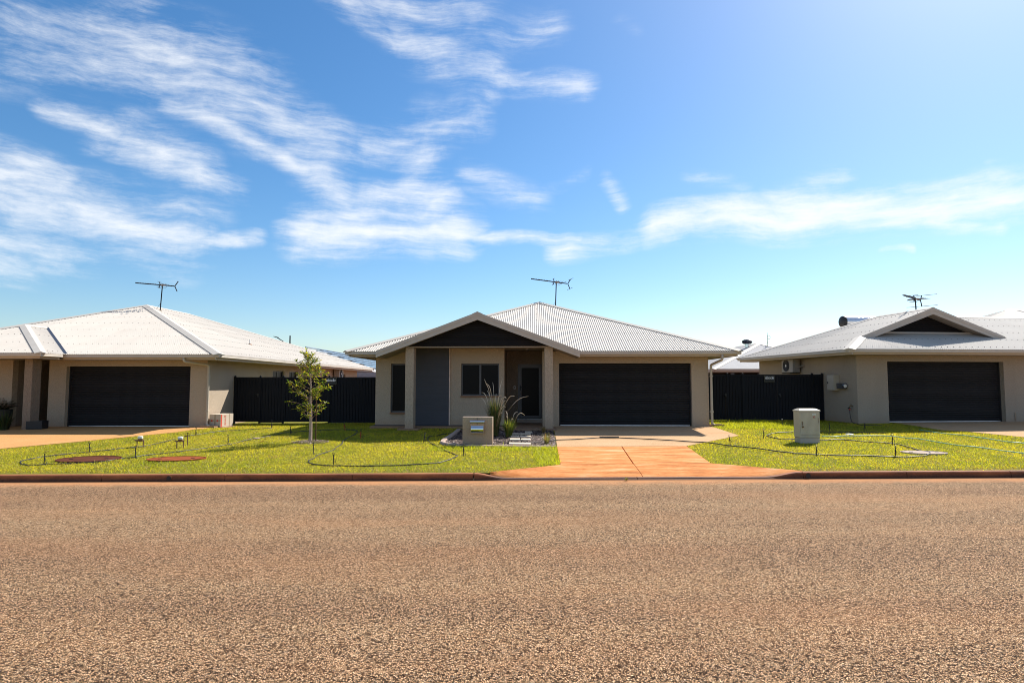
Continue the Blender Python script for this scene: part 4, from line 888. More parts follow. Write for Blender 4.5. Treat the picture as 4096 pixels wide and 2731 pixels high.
SL = thing('street_lamp', 'dark street lamp with a long raised arm beyond the left roof', 'lamp', (-21.8, 60.0, 0.2))
MB().tube([(0, 0, 0), (0, 0, 6.3)], [0.09, 0.06], 10).build('pole', 'metal_dark', SL)
MB().tube([(0, 0, 5.35), (-0.5, 0, 5.62), (-1.0, 0, 5.95), (-1.25, 0, 6.1)], 0.04, 8).build('arm', 'metal_dark', SL)
MB().extrude([(-1.15, -.1, 6.07), (-1.6, -.1, 6.19), (-1.6, -.1, 6.25), (-1.15, -.1, 6.15)], (0, .2, 0)).build('lantern', 'metal_dark', SL)
MB().box(.02, .12, -.06, .06, 5.3, 5.55).build('control_box', 'metal_dark', SL)

# ------------------------------------------------------------------ fences
board_cache = {}
def board(parent, x, z0, z1, w):
    key = (round(w, 4), round(z1 - z0, 4))
    if key not in board_cache:
        h = z1 - z0; pr = [(0.0, 0.012, 0), (0.012, -0.004, 0), (w * 0.45, -0.004, 0), (w * 0.5, 0.0, 0), (w * 0.55, -0.004, 0), (w - 0.013, -0.004, 0), (w - 0.0015, 0.012, 0), (w - 0.0015, 0.018, 0), (0.0, 0.018, 0)]
        board_cache[key] = MB().extrude(pr, (0, 0, h)).mesh('board', 'fence')
    return link('board', board_cache[key], parent, loc=(x, 0, z0))
def fence(label, p0, p1, z0, z1, posts, gates):
    p0, p1 = Vector(p0), Vector(p1); L = (p1 - p0).length; ang = math.atan2(p1.y - p0.y, p1.x - p0.x)
    f = thing('fence', label, 'fence', (p0.x, p0.y, 0), ang)
    for x in posts:
        MB().box(x - .032, x + .032, -0.04, 0.03, z0 - .12, z1 + .03).build('post', 'fence', f, bevel=0.004)
        MB().lathe([(0.028, 0), (0.032, 0.012), (0.02, 0.026), (0.008, 0.032)], (x, -0.005, z1 + .03), 10).build('post_cap', 'fence', f)
    edges = sorted(posts + [0.0, L]); spans = [(a, b) for a, b in zip(edges, edges[1:]) if b - a > 0.12]
    for a, b in spans:
        g = [q for q in gates if a - .05 < q[0] and q[1] < b + .05 and False]
    free = []; cur = 0.0
    for ga, gb, hs in sorted(gates):
        if ga - cur > 0.1: free.append((cur, ga))
        cur = gb
    if L - cur > 0.05: free.append((cur, L))
    def panel(par, a, b, zb, zt):
        n = max(1, round((b - a) / 0.118)); w = (b - a) / n
        for i in range(n): board(par, a + i * w, zb, zt, w)
    for a, b in free:
        MB().box(a, b, -0.016, 0.024, z1 - .055, z1).build('rail', 'fence', f); MB().box(a, b, -0.016, 0.024, z0, z0 + .05).build('rail', 'fence', f)
        panel(f, a, b, z0 + .051, z1 - .056)
    for ga, gb, hs in gates:
        a, b = ga + .006, gb - .006; mb = MB(); zb = z0 + .03
        mb.box(a, b, -0.024, 0.022, z1 - .06, z1 - .002); mb.box(a, b, -0.024, 0.022, zb, zb + .055); mb.box(a, a + .045, -0.0235, 0.0215, zb + .0552, z1 - .0602); mb.box(b - .045, b, -0.0235, 0.0215, zb + .0552, z1 - .0602)
        gt_ = mb.build('gate', 'fence', f); panel(gt_, a + .046, b - .046, zb + .056, z1 - .061)
        if hs is not None:
            mb = MB(); mb.box(hs - .035, hs + .035, -0.062, -0.025, 1.40, 1.48); mb.tube([(hs, -0.05, 1.44), (hs - .09, -0.06, 1.45)], 0.012, 8); mb.lathe([(0.028, 0), (0.034, .02), (0.028, .05)], (hs + .02, -.06, 1.345), 10); mb.build('latch', 'black', gt_)
    return f
FL = ((-10.76, 23.80), (-4.70, 23.66)); FR = ((6.86, 23.42), (11.90, 23.49))
fence('black steel panel fence with gates beside the sapling, between left and centre houses', FL[0], FL[1], 0.37, 2.115, [0.035, 1.02, 1.93, 3.66 + .05, 5.60], [(0.07, 0.985, 0.95), (1.965, 3.675, None)])
fence('black steel board fence with gates between centre and right houses, behind the cream cabinet', FR[0], FR[1], 0.455, 2.21, [0.03, 1.36, 1.95, 4.62, 5.00], [(0.45, 1.325, 1.27), (1.985, 3.27, None), (3.275, 4.585, 3.34)])

def ring(mb, cx, cz, r, w, a0=0, a1=360, y=0, n=20):
    P = lambda a, q: (cx + q * math.cos(R(a)), y, cz + q * math.sin(R(a)))
    for i in range(n):
        a, b = a0 + (a1 - a0) * i / n, a0 + (a1 - a0) * (i + 1) / n
        mb.poly(P(a, r - w), P(a, r), P(b, r), P(b, r - w))
def abode_sign(label, loc, rz, w):
    s = thing('sign', label, 'sign', loc, rz); h = w * 0.60
    MB().box(-w / 2, w / 2, 0, 0.006, -h, 0).build('plate', 'signrim', s); MB().box(-w / 2 + .008, w / 2 - .008, -0.003, -0.0002, -h + .008, -.006).build('face', 'signface', s)
    mb = MB(); r = w * 0.088; st = r * 0.34; zc = -h * 0.40; y = -0.0045; pit = w * 0.171; c0 = -2 * pit
    for k, ch in enumerate('abode'):
        cx = c0 + k * pit
        if ch == 'e':
            ring(mb, cx, zc, r, st, 0, 325, y); mb.poly((cx - r * .8, y, zc - st * .4), (cx + r * .98, y, zc - st * .4), (cx + r * .98, y, zc + st * .4), (cx - r * .8, y, zc + st * .4))
        else: ring(mb, cx, zc, r, st, 0, 360, y)
        if ch in 'abd':
            x = cx + r - st if ch in 'ad' else cx - r; t = zc + (r if ch == 'a' else r * 2.05)
            mb.poly((x, y - .0004, zc - r), (x + st, y - .0004, zc - r), (x + st, y - .0004, t), (x, y - .0004, t))
    mb.build('lettering', 'letter', s)
    mb = MB()
    for q in range(4):
        a = q * math.pi / 2 + .78; mb.poly((0, y - .0004, zc), (r * .22 * math.cos(a - .5), y - .0004, zc + r * .22 * math.sin(a - .5)), (r * .42 * math.cos(a), y - .0004, zc + r * .42 * math.sin(a)), (r * .22 * math.cos(a + .5), y - .0004, zc + r * .22 * math.sin(a + .5)))
    mb.build('leaf_mark', 'green_letter', s)
    link('lettering', text_mesh('NEW HOMES', w * 0.052, 'signrim', 0.0003, 1.9), s, loc=(0, -0.005, -h * .63), rot=(R(90), 0, 0))
    MB().box(-w * .42, w * .42, -0.0045, -0.0032, -h * .83, -h * .815).build('footer_line', 'signrim', s)
abode_sign('dark builder sign reading abode on the fence beside the sapling', (-6.98, 23.655, 2.085), R(-1.3), 0.43)
abode_sign('dark builder sign reading abode on the double gate right of the centre house', (9.83, 23.415, 2.17), R(0.8), 0.40)

# ------------------------------------------------------------------ wall-hung equipment
def ac_unit(label, loc, rz, L=0.85, Dp=0.32, H=0.55):
    """fan faces local -x; near end faces local -y"""
    a = thing('air_conditioner', label, 'air conditioner', loc, rz)
    MB().box(-Dp, 0, 0, L, 0, H).build('casing', 'ac', a, bevel=0.02)
    X = -Dp - 0.004
    mb = MB(); c = (L * .58, H * .5); rr = H * .43
    for q in np.linspace(.25, 1, 5):
        mb.tube([(X - .01, c[0] + rr * q * math.cos(t), c[1] + rr * q * math.sin(t)) for t in np.linspace(0, 6.283, 25)], 0.006, 5, cap=False)
    for t in np.linspace(0, math.pi, 7)[:-1]: mb.tube([(X - .01, c[0] - rr * math.cos(t), c[1] - rr * math.sin(t)), (X - .01, c[0] + rr * math.cos(t), c[1] + rr * math.sin(t))], 0.005, 4)
    mb.build('fan_guard', 'frame', a)
    MB().tube([(X + .006, c[0], c[1]), (X - .002, c[0], c[1])], rr, 24).build('fan_recess', 'black', a)
    MB().tube([(X - .004, c[0], c[1]), (X - .018, c[0], c[1])], 0.05, 12).build('fan_hub', 'white', a)
    MB().box(-Dp * .75, -Dp * .25, -0.02, -0.001, H * .15, H * .95).build('service_cover', 'ac', a)
    mb = MB()
    for y in (.12, L - .15): mb.box(-Dp - .06, .05, y, y + .04, -0.05, -0.012)
    mb.build('bracket', 'black', a)
    MB().tube([(-.1, -.02, H * .4), (-.06, -.16, H * .42), (.03, -.22, H * .5)], 0.022, 8).build('pipework', 'ac', a)
    return a
r5 = R(5)
def RW(x, y, z): return (12.093 + x * math.cos(r5) - y * math.sin(r5), 21.52 + x * math.sin(r5) + y * math.cos(r5), z)
def LW(x, y, z): a = R(-.5); return (-10.791 + x * math.cos(a) - y * math.sin(a), 21.72 + x * math.sin(a) + y * math.cos(a), z)
def CW(x, y, z): a = R(-2.1); return (6.718 + x * math.cos(a) - y * math.sin(a), 20.98 + x * math.sin(a) + y * math.cos(a), z)
ac_unit('outdoor air conditioner high on the right house side wall above the fence', RW(-0.06, 3.45, 2.32), r5)
ac_unit('outdoor air conditioner far back on the left house side wall above the fence', LW(0.06, 15.6, 2.18), R(179.5), 0.85, .34, .5)
mbx = thing('meter_box', 'pale steel meter box on the side wall of the right house', 'meter box', RW(0, 0.98, 1.62), r5)
MB().box(-0.22, -0.002, 0, 0.42, 0, 0.56).build('case', 'meter', mbx, bevel=0.006); MB().box(-0.234, -0.222, 0.012, 0.408, 0.012, 0.548).build('door', 'meter', mbx)
MB().box(-0.246, -0.235, 0.33, 0.37, 0.24, 0.31).build('lock', 'black', mbx)
gm = thing('gas_meter', 'small dark dial meter next to the meter box on the right house', 'meter', RW(0, 0.56, 1.68), r5)
MB().box(-0.14, -0.002, 0, 0.40, 0, 0.20).build('backplate', 'frame', gm); MB().tube([(-0.10, -0.002, 0.10), (-0.10, -0.05, 0.10)], 0.075, 18).build('dial_rim', 'steel', gm); MB().tube([(-0.10, -0.051, 0.10), (-0.10, -0.056, 0.10)], 0.058, 16).build('dial', 'white', gm)
tp = thing('garden_tap', 'garden tap with hanging black hose on the right house corner wall', 'tap', RW(0, 0.28, 1.08), r5)
MB().tube([(0, 0, 0), (-.09, 0, 0), (-.12, 0, -.03), (-.12, 0, -.07)], 0.014, 8).tube([(-.06, 0, 0), (-.06, 0, .05)], 0.008, 6).tube([(-.09, 0, .05), (-.03, 0, .05)], 0.008, 6).build('spout', 'brass', tp)
MB().tube([(-.12, 0, -.065), (-.12, 0, -.16)], 0.024, 10).tube([(-.125, .06, -.08), (-.125, -.02, -.08)], 0.03, 10).build('timer', 'black', tp); MB().tube([(-.12, 0, -.10), (-.12, 0, -.14)], 0.028, 10).build('coupling', 'red', tp)
q = [(-.12, 0, -.16), (-.12, -.01, -.3), (-.13, -.05, -.43), (-.16, -.15, -.54), (-.19, -.3, -.585), (-.2, -.55, -.60), (-.35, -.9, -.61), (.3, -1.1, -.615)]
MB().tube(q, 0.011, 8).build('hose', 'pipe', tp, smooth=True)
tk = thing('solar_water_tank', 'silver solar hot water cylinder with black end cap on the right house roof', 'water tank', RW(3.05, 5.2, 4.33), r5)
MB().tube([(0, 0, .25), (1.75, 0, .25)], 0.25, 28).build('cylinder', 'tank', tk, smooth=False); 
mb = MB(); prof = [(0.0, .26), (-.05, .262), (-.10, .24), (-.14, .18), (-.16, .08), (-.163, .01)]
mb.tube([(a, 0, .25) for a, b in prof], [b for a, b in prof], 24); mb.build('end_cap', 'black', tk, smooth=True)
for x in (.15, 1.5): MB().box(x, x + .06, -.2, .2, -.25, .05).build('cradle', 'frame', tk)
MB().tube([(-.05, -.1, .2), (-.16, -.15, -.12)], 0.02, 6).build('pipe', 'black', tk)

# ------------------------------------------------------------------ aerials
def antenna(label, loc, mast, rz, tilt, rods, lean=0.0, stay=True, plain=False):
    a = thing('tv_aerial', label, 'aerial', loc, 0, 'tv aerials on the roofs')
    top = Vector((lean * mast, 0, mast))
    MB().tube([(0, 0, -.05), tuple(top + Vector((0, 0, .06)))], 0.024, 8).build('mast', 'metal_dark', a); MB().box(-.05, .05, -.06, .06, -.06, .02).build('foot', 'brass', a)
    T = Matrix.Translation(top) @ Matrix.Rotation(rz, 4, 'Z') @ Matrix.Rotation(tilt, 4, 'Y')
    def P(x, y, z): return tuple(T @ Vector((x, y, z)))
    MB().tube([P(-1.2, 0, 0), P(.52, 0, 0)], 0.024, 6).build('boom', 'metal_dark', a)
    mb = MB()
    for k in range(13): x = -1.18 + k * .075; w = .055 + .004 * k; mb.tube([P(x, -w, .02), P(x, w, .02)], 0.008, 5)
    mb.build('director', 'metal_rod', a)
    for x, dx, hh in ((-.10, -.05, .13), (.55, .12, .22)):
        mb = MB()
        for s in (-1, 1): mb.tube([P(x, 0, 0), P(x + dx, 0, s * hh)], 0.020, 6)
        mb.build('reflector_arm', 'metal_dark', a)
        if rods:
            w = .16 if x < 0 else rods
            for s in (-1, 1): MB().tube([P(x + dx, -w, s * hh), P(x + dx, w, s * hh)], 0.010, 5).build('rod', 'metal_rod', a)
    mb = MB()
    for x, w in ((.02, .28), (.12, .32), (.22, .36), (.34, .42)): mb.tube([P(x, -w, .015), P(x, w, .015)], 0.009, 5)
    mb.build('dipole', 'metal_rod', a)
    MB().tube([P(.08 + .12 * math.cos(t), 0, -.02 - .11 * math.sin(t)) for t in np.linspace(0, math.pi, 9)], 0.005, 5).tube([P(-.1 + .1 * math.cos(t), 0, -.02 - .1 * math.sin(t)) for t in np.linspace(0, math.pi, 9)], 0.005, 5).build('cable', 'metal_dark', a)
    MB().box(top.x - .06, top.x + .12, -.03, .03, top.z - .035, top.z + .035).build('clamp_box', 'steel_tan', a)
    if stay: MB().tube([(0, 0, mast * .28), (-.22, .02, .03)], 0.005, 5).build('stay', 'metal_dark', a)
    return a
antenna('tv aerial on the left house roof with a plain long boom', LW(-5.113, 5.677, 5.13), 1.16, R(2), R(4.5), 0.05, 0.055)
antenna('tv aerial on the centre house roof, teeth along its boom', CW(-4.99, 6.5, 5.20), 1.26, R(14), R(5), 0.34, 0.04)
antenna('tv aerial on the right house roof with wide reflector rods', RW(4.25, 2.4, 4.30), 0.93, R(38), R(2), 0.55, -0.02)

# ------------------------------------------------------------------ letterbox, cabinet, carton
lb = thing('letterbox', 'square rendered letterbox pillar numbered 7 with stainless mail slot at the mulch bed', 'letterbox', (-0.915, 16.36, 0.235), R(-3.5))
MB().box(-.40, .40, 0, .22, -.03, .745).build('pillar', 'render', lb, bevel=0.006)
MB().box(-.402, .402, -.002, .222, .7455, .757).build('capping', 'concrete', lb, bevel=0.003)
mu = MB().box(-.185, .185, -.055, -.0005, .325, .645); mu = mu.build('mail_box', 'steel_tan', lb, bevel=0.004)
mb = MB(); n = 10; pr = []
for i in range(n + 1): t = i / n; a = R(90 + 180 * t) ; pr.append((-.195, -.066 - .028 * math.sin(R(180 * t)) , .645 - .05 * t + 0.02 * (1 - t)))
mb.extrude([(-.195, -.0565, .665)] + pr + [(-.195, -.0565, .595)], (.39, 0, 0)); mb.build('hood', 'steel', mu, smooth=False)
mb = MB(); pr = []
for i in range(13): t = i / 12; pr.append((-.165, -.057 - .035 * math.sin(math.pi * t), .345 + .185 * t))
mb.extrude([(-.165, -.0562, .345)] + pr[1:-1] + [(-.165, -.0562, .53)], (.33, 0, 0)); mb.build('flap', 'steel', mu, smooth=False)
MB().tube([(0, -.056, .565), (0, -.064, .565)], 0.012, 12).build('lock', 'metal_rod', mu)
link('house_number', text_mesh('7', .085, 'frame', .004), lb, loc=(0, -.006, .668), rot=(R(90), 0, 0))

cb = thing('electrical_cabinet', 'cream ribbed electrical cabinet with red warning triangle standing on the right lawn', 'cabinet', (7.757, 16.62, 0.262), R(1))
MB().box(0.012, .535, 0.01, .34, -.03, .155).build('plinth', 'plinth', cb, bevel=0.006)
MB().box(0, .548, 0.0, .35, .165, .86).build('shell', 'cabinet', cb, bevel=0.006); MB().box(0.01, .538, 0.01, .34, .155, .166).build('shadow_gap', 'cabinet_dark', cb)
MB().extrude([(-.012, -.02, .861), (.56, -.02, .861), (.56, -.02, .888), (-.012, -.02, .888)], (0, .39, 0)).build('roof_rim', 'cabinet', cb)
mb = MB(); mb.v = [(-.012, -.02, .8885), (.56, -.02, .8885), (.56, .37, .8885), (-.012, .37, .8885), (.05, .10, .935), (.50, .10, .935), (.50, .26, .935), (.05, .26, .935)]; mb.f = [(4, 5, 6, 7), (0, 1, 5, 4), (1, 2, 6, 5), (2, 3, 7, 6), (3, 0, 4, 7)]; mb.build('roof', 'cabinet', cb)
dp = MB().box(0.015, .535, -.007, -.0005, .245, .845).build('door', 'cabinet', cb)
mb = MB()
for k in range(17): mb.box(.024 + k * .030, .024 + k * .030 + .021, -.0125, -.0072, .252, .838)
mb.build('ribs', 'cabinet', dp, kind='stuff')
mb = MB()
for k in range(17): mb.box(.024 + k * .030, .024 + k * .030 + .021, -.006, -.0005, .172, .232)
mb.build('lower_ribs', 'cabinet', cb, kind='stuff')
MB().box(0.012, .538, -.003, -.0004, .236, .2445).build('door_gap', 'cabinet_dark', cb)
MB().box(.34, .44, -.016, -.0128, .765, .80).build('number_plate', 'white', dp); link('lettering', text_mesh('PM003-20', .020, 'black', .0004), dp, loc=(.39, -.0168, .775), rot=(R(90), 0, 0))
MB().extrude([(.355, -.0128, .69), (.425, -.0128, .69), (.39, -.0128, .755)], (0, -.003, 0)).build('warning_triangle', 'black', dp)
MB().extrude([(.361, -.016, .694), (.419, -.016, .694), (.39, -.016, .748)], (0, -.001, 0)).build('warning_red', 'red', dp)
MB().poly((.393, -.0175, .738), (.382, -.0175, .714), (.39, -.0175, .716), (.386, -.0175, .698), (.400, -.0175, .722), (.392, -.0175, .720)).build('lightning_mark', 'letter', dp)
MB().box(.49, .505, -.0165, -.0128, .56, .70).build('hinge_strip', 'cabinet_dark', dp)
mb = MB(); mb.box(.045, .085, -.0165, -.0128, .50, .60); mb.tube([(.065, -.02, .53), (.065, -.035, .50), (.068, -.03, .47)], .006, 6); mb.build('hasp', 'cabinet_dark', dp)
MB().box(.05, .09, -.042, -.018, .43, .47).build('padlock', 'brass', dp, bevel=.004)

bx = thing('cardboard_box', 'taped removal carton with red lettering standing by the left house downpipe', 'carton', (-10.29, 21.76, 0.335), R(-9))
W_, D_, H_ = .43, .74, .445
MB().box(-W_, 0, 0, D_, 0, H_).build('carton', 'card', bx, bevel=0.004)
mb = MB(); mb.box(-W_ * .56, -W_ * .44, -.0025, -.0004, 0, H_); mb.build('tape', 'tape', bx); MB().box(-W_, -.001, -.003, -.0026, H_ * .46, H_ * .56).build('tape', 'tape', bx)
MB().box(.0004, .0022, .012, .085, .002, H_ - .002).build('red_band', 'redprint', bx); MB().box(.0006, .002, .50, .54, .002, H_ - .002).build('tape', 'tape', bx)
for cx in (-W_ * .28, -W_ * .78): MB().tube([(cx, -.003, H_ * .5), (cx, -.0045, H_ * .5)], .035, 12).build('red_stamp', 'redprint', bx)
link('lettering', text_mesh('grace:', .155, 'redprint', .0006), bx, loc=(.0025, .235, H_ * .50), rot=Matrix(((0, 0, 1), (0, 1, 0), (-1, 0, 0))).to_euler())
MB().box(-.55, .25, -.05, .9, -.16, -.004).build('pad', 'porch', bx)
for loc, rz, l, lab in ((CW(0.03, -0.16, 0), -2.1, .42, 'brown concrete splash block under the centre house downpipe'), (LW(-0.06, -0.28, 0), -.5, .50, 'brown concrete splash block under the left house downpipe')):
    z = G(loc[0], loc[1]); mb = MB(); mb.box(0, l, 0, .3, -.06, .055); mb.box(0, l, 0, .03, .0551, .075); mb.box(0, l, .27, .3, .0551, .075)
    o = mb.build('splash_block', 'porch', None, bevel=.006, loc=(loc[0], loc[1], z)); o.rotation_euler = (0, 0, R(rz)); tag(o, lab, 'splash block')

# ------------------------------------------------------------------ lids and small things in the lawn
def disc_lid(label, x, y, rx, ry, mat, rz=0, rim=True, name='access_cover', cat='cover'):
    sl = (G(x, y + .5) - G(x, y - .5)); o = thing(name, label, cat, (x, y, G(x, y) + .004), rz); o.rotation_euler = (math.atan(sl), 0, rz)
    P = lambda q, z: [(q * rx * math.cos(t), q * ry * math.sin(t), z) for t in np.linspace(0, 2 * math.pi, 37)[:-1]]
    MB().extrude(P(.965, 0), (0, 0, .022)).build('lid', mat, o)
    mb = MB(); a, b, c, d = P(1.0, -.02), P(1.0, .03), P(.97, .03), P(.97, 0); n = 36; mb.v = a + b + c + d
    for i in range(n):
        j = (i + 1) % n
        for k in range(3): mb.f.append((k * n + i, k * n + j, (k + 1) * n + j, (k + 1) * n + i))
    mb.build('rim', mat, o)
    for s in (-1, 1): MB().box(s * rx * .55 - .04, s * rx * .55 + .04, -.012, .012, .0225, .032).build('lifting_lug', 'black', o)
    return o
disc_lid('dark rust brown round tank lid in the left lawn behind the pipe loop', -9.52, 13.93, .66, .47, 'lid', R(8))
disc_lid('reddish round tank lid in the left lawn below the twin valves', -7.57, 13.97, .62, .34, 'lid_red', R(10))
disc_lid('pale concrete round lid under the black pipe loop in the right lawn', 9.90, 14.87, .50, .27, 'concrete', R(-14))
o = MB().lathe([(.10, 0), (.11, .012), (.10, .022), (.06, .026)], (0, 0, 0), 20).build('access_cover', 'white', None, loc=(10.084, 18.446, G(10.08, 18.45) + .012)); tag(o, 'small white round valve lid on the right lawn', 'cover')
o = MB().lathe([(.10, 0), (.105, .02), (.095, .032)], (0, 0, 0), 9).build('round_paver', 'edging', None, loc=(-7.412, 17.91, G(-7.4, 17.9) + .012)); tag(o, 'small brown round paver lying on the left lawn pipe', 'paver')
def valve(label, x, y, rz):
    o = thing('valve_riser', label, 'valve', (x, y, G(x, y)), rz, 'twin leg irrigation valves on the left lawn')
    for s in (-1, 1): MB().tube([(s * .075, 0, -.03), (s * .075, 0, .16), (s * .06, 0, .185)], .013, 8).build('leg', 'copper', o)
    MB().tube([(-.09, 0, .185), (.09, 0, .185)], .02, 10).build('crossbar', 'copper', o)
    MB().lathe([(.035, .16), (.045, .19), (.055, .22), (.055, .235)], n=16).build('body', 'copper', o); MB().lathe([(.062, .235), (.064, .285), (.055, .295), (.02, .297)], n=18).build('cap', 'white', o)
    MB().tube([(-.1, 0, .185), (-.13, 0, .20)], .018, 8).build('knob', 'copper', o)
valve('white capped twin-leg valve riser above the dark round lid', -9.67, 16.07, R(10)); valve('white capped twin-leg valve riser beside the thin tap standpipe', -8.563, 15.947, R(35))
o = thing('standpipe', 'thin copper tap standpipe right of the twin-leg valves on the left lawn', 'tap', (-8.686, 16.536, G(-8.7, 16.5)))
MB().tube([(0, 0, -.03), (0, 0, .26)], .013, 8).build('riser', 'copper', o); MB().tube([(0, 0, .255), (-.07, 0, .255), (-.075, 0, .22)], .016, 8).tube([(0, 0, .26), (0, 0, .33)], .009, 6).tube([(-.025, 0, .33), (.025, 0, .33)], .009, 6).build('bib_tap', 'brass', o)

# ------------------------------------------------------------------ irrigation
spr = {}
def spr_meshes():
    spr['stake'] = MB().tube([(0, 0, -.04), (0, 0, .19)], [.008, .013], 8).mesh('stake', 'black'); spr['stake_red'] = MB().tube([(0, 0, -.04), (0, 0, .20)], [.008, .014], 8).mesh('stake', 'red')
    mb = MB(); mb.tube([(0, 0, .19), (0, 0, .225)], .009, 8); mb.lathe([(.016, .225), (.018, .235), (.010, .24)], n=10)
    for t in (0, math.pi): mb.tube([(.016 * math.cos(t), .016 * math.sin(t), .235), (.022 * math.cos(t), .022 * math.sin(t), .255), (.014 * math.cos(t), .014 * math.sin(t), .275)], .004, 5)
    mb.lathe([(.016, .272), (.019, .28), (.006, .285)], n=10); spr['head'] = mb.mesh('spray_head', 'black')
    spr['feed'] = MB().tube([(0, -.01, .18), (.03, -.02, .13), (.05, -.02, .05), (.09, -.03, .015), (.14, -.02, .01)], .0045, 6).mesh('feed_tube', 'black')
spr_meshes()
SP = [(-10.023, 13.261, 'leftmost sprinkler stake, at the front of the left pipe loop'), (-10.308, 15.083, 'sprinkler stake at the golden driveway edge behind the dark round lid'), (-8.616, 14.161, 'sprinkler stake between the two round tank lids'),
 (-9.661, 18.854, 'sprinkler stake at the inner corner of the golden driveway'), (-7.589, 16.51, 'sprinkler stake in open lawn left of the round paver'), (-8.238, 21.127, 'sprinkler stake far back in front of the left black gate'),
 (-6.876, 19.142, 'sprinkler stake just left of the sapling in the fence shadow'), (-4.734, 14.738, 'sprinkler stake in front of the sapling mulch ring'), (-3.776, 13.118, 'sprinkler stake at the front of the centre pipe loop near the kerb'),
 (-5.453, 20.166, 'red sprinkler stake leaning in the fence shade right of the sapling'), (-4.389, 17.884, 'red sprinkler stake at the sunlit edge of the house shadow'), (-2.422, 16.911, 'leaning sprinkler stake left of the letterbox bed edging'),
 (-1.132, 14.342, 'sprinkler stake on the lawn in front of the letterbox'), (0.271, 16.764, 'leaning sprinkler stake among the stepping slabs'), (5.713, 16.16, 'sprinkler stake just right of the driveway where the pipe crosses'),
 (7.171, 17.596, 'sprinkler stake left of the cream cabinet by the pale pipe bend'), (8.948, 20.424, 'sprinkler stake at the foot of the black double gate'), (9.862, 19.141, 'sprinkler stake just behind the right edge of the cream cabinet'),
 (10.987, 19.263, 'sprinkler stake in the shade before the right house corner'), (10.042, 16.311, 'sprinkler stake behind the pale concrete lid on the right lawn'), (7.05, 14.333, 'sprinkler stake on the front pipe before the cream cabinet'), (8.834, 14.266, 'sprinkler stake left of the pale concrete lid on the front pipe')]
for i, (x, y, lab) in enumerate(SP):
    red = i in (9, 10); o = thing('sprinkler', lab, 'sprinkler', (x, y, G(x, y)), rng.uniform(-1.2, 1.2), 'sprinkler stakes in the lawns')
    o.rotation_euler = (rng.uniform(-.05, .05), {9: -.16, 11: .14, 13: -.30, 14: -.12, 18: .10}.get(i, rng.uniform(-.05, .05)), o.rotation_euler[2] if i not in (9, 11, 13, 14, 18) else 0)
    link('stake', spr['stake_red' if red else 'stake'], o); link('spray_head', spr['head'], o); link('feed_tube', spr['feed'], o)
def smooth_path(p, n=6):
    P = [Vector((*q, 0)) for q in p]; out = []
    for i in range(len(P) - 1):
        a, b, c, d = P[max(i - 1, 0)], P[i], P[i + 1], P[min(i + 2, len(P) - 1)]
        for k in range(n):
            t = k / n; out.append(0.5 * ((2 * b) + (c - a) * t + (2 * a - 5 * b + 4 * c - d) * t * t + (3 * b - a - 3 * c + d) * t ** 3))
    out.append(P[-1]); return out
def pipe_on_lawn(name, label, cat, pts, r, mat, lift=.018):
    q = smooth_path(pts); off = rng.uniform(0, 9)
    o = MB().tube([(p.x + .012 * math.sin(.7 * i + off), p.y, G(p.x, p.y) + lift + (.016 if 1.17 < p.x < 6.7 else 0) + .004 * math.sin(.5 * i + off)) for i, p in enumerate(q)], r, 8).build(name, mat, None, smooth=True); tag(o, label, cat); return o
pipe_on_lawn('irrigation_pipe', 'black poly pipe looping round the lids on the left lawn', 'pipe', [(-8.22, 21.08), (-8.84, 20.56), (-9.39, 20.15), (-9.67, 19.26), (-9.73, 18.98), (-9.8, 18.63), (-9.74, 17.85), (-9.65, 16.76), (-9.77, 16.14), (-10.12, 15.49), (-10.5, 14.99), (-10.77, 14.49), (-10.9, 14.17), (-10.8, 13.65), (-10.67, 13.44), (-10.34, 13.14), (-10.11, 13.07), (-9.98, 13.21), (-9.82, 13.26), (-9.55, 13.29), (-9.3, 13.42), (-8.96, 13.6), (-8.86, 14.09), (-8.69, 14.28), (-8.49, 14.76), (-8.22, 15.06), (-7.98, 15.55), (-7.76, 16.05), (-7.59, 16.51), (-7.54, 17.08), (-7.48, 17.8), (-7.25, 18.71), (-7.18, 19.43), (-6.94, 19.75), (-6.64, 19.92), (-6.37, 20.18)], .013, 'pipe')
pipe_on_lawn('irrigation_pipe', 'black poly pipe looping across the centre lawn in front of the sapling', 'pipe', [(-6.36, 20.2), (-5.88, 20.31), (-5.4, 20.29), (-5.11, 20.07), (-4.89, 19.54), (-4.8, 18.51), (-4.77, 17.69), (-4.67, 17.08), (-4.55, 16.37), (-4.46, 15.46), (-4.49, 15.1), (-4.55, 14.61), (-4.52, 14.15), (-4.48, 13.66), (-4.42, 13.48), (-4.18, 13.15), (-3.76, 13.04), (-3.19, 12.96), (-2.74, 13.02), (-2.13, 13.12), (-1.61, 13.4), (-1.41, 13.81), (-1.3, 14.24), (-1.29, 14.47), (-1.42, 14.78), (-1.78, 15.6), (-2.19, 16.7), (-2.42, 17.7), (-2.43, 18.23), (-2.23, 18.54), (-1.95, 18.99), (-1.51, 18.97)], .014, 'pipe')
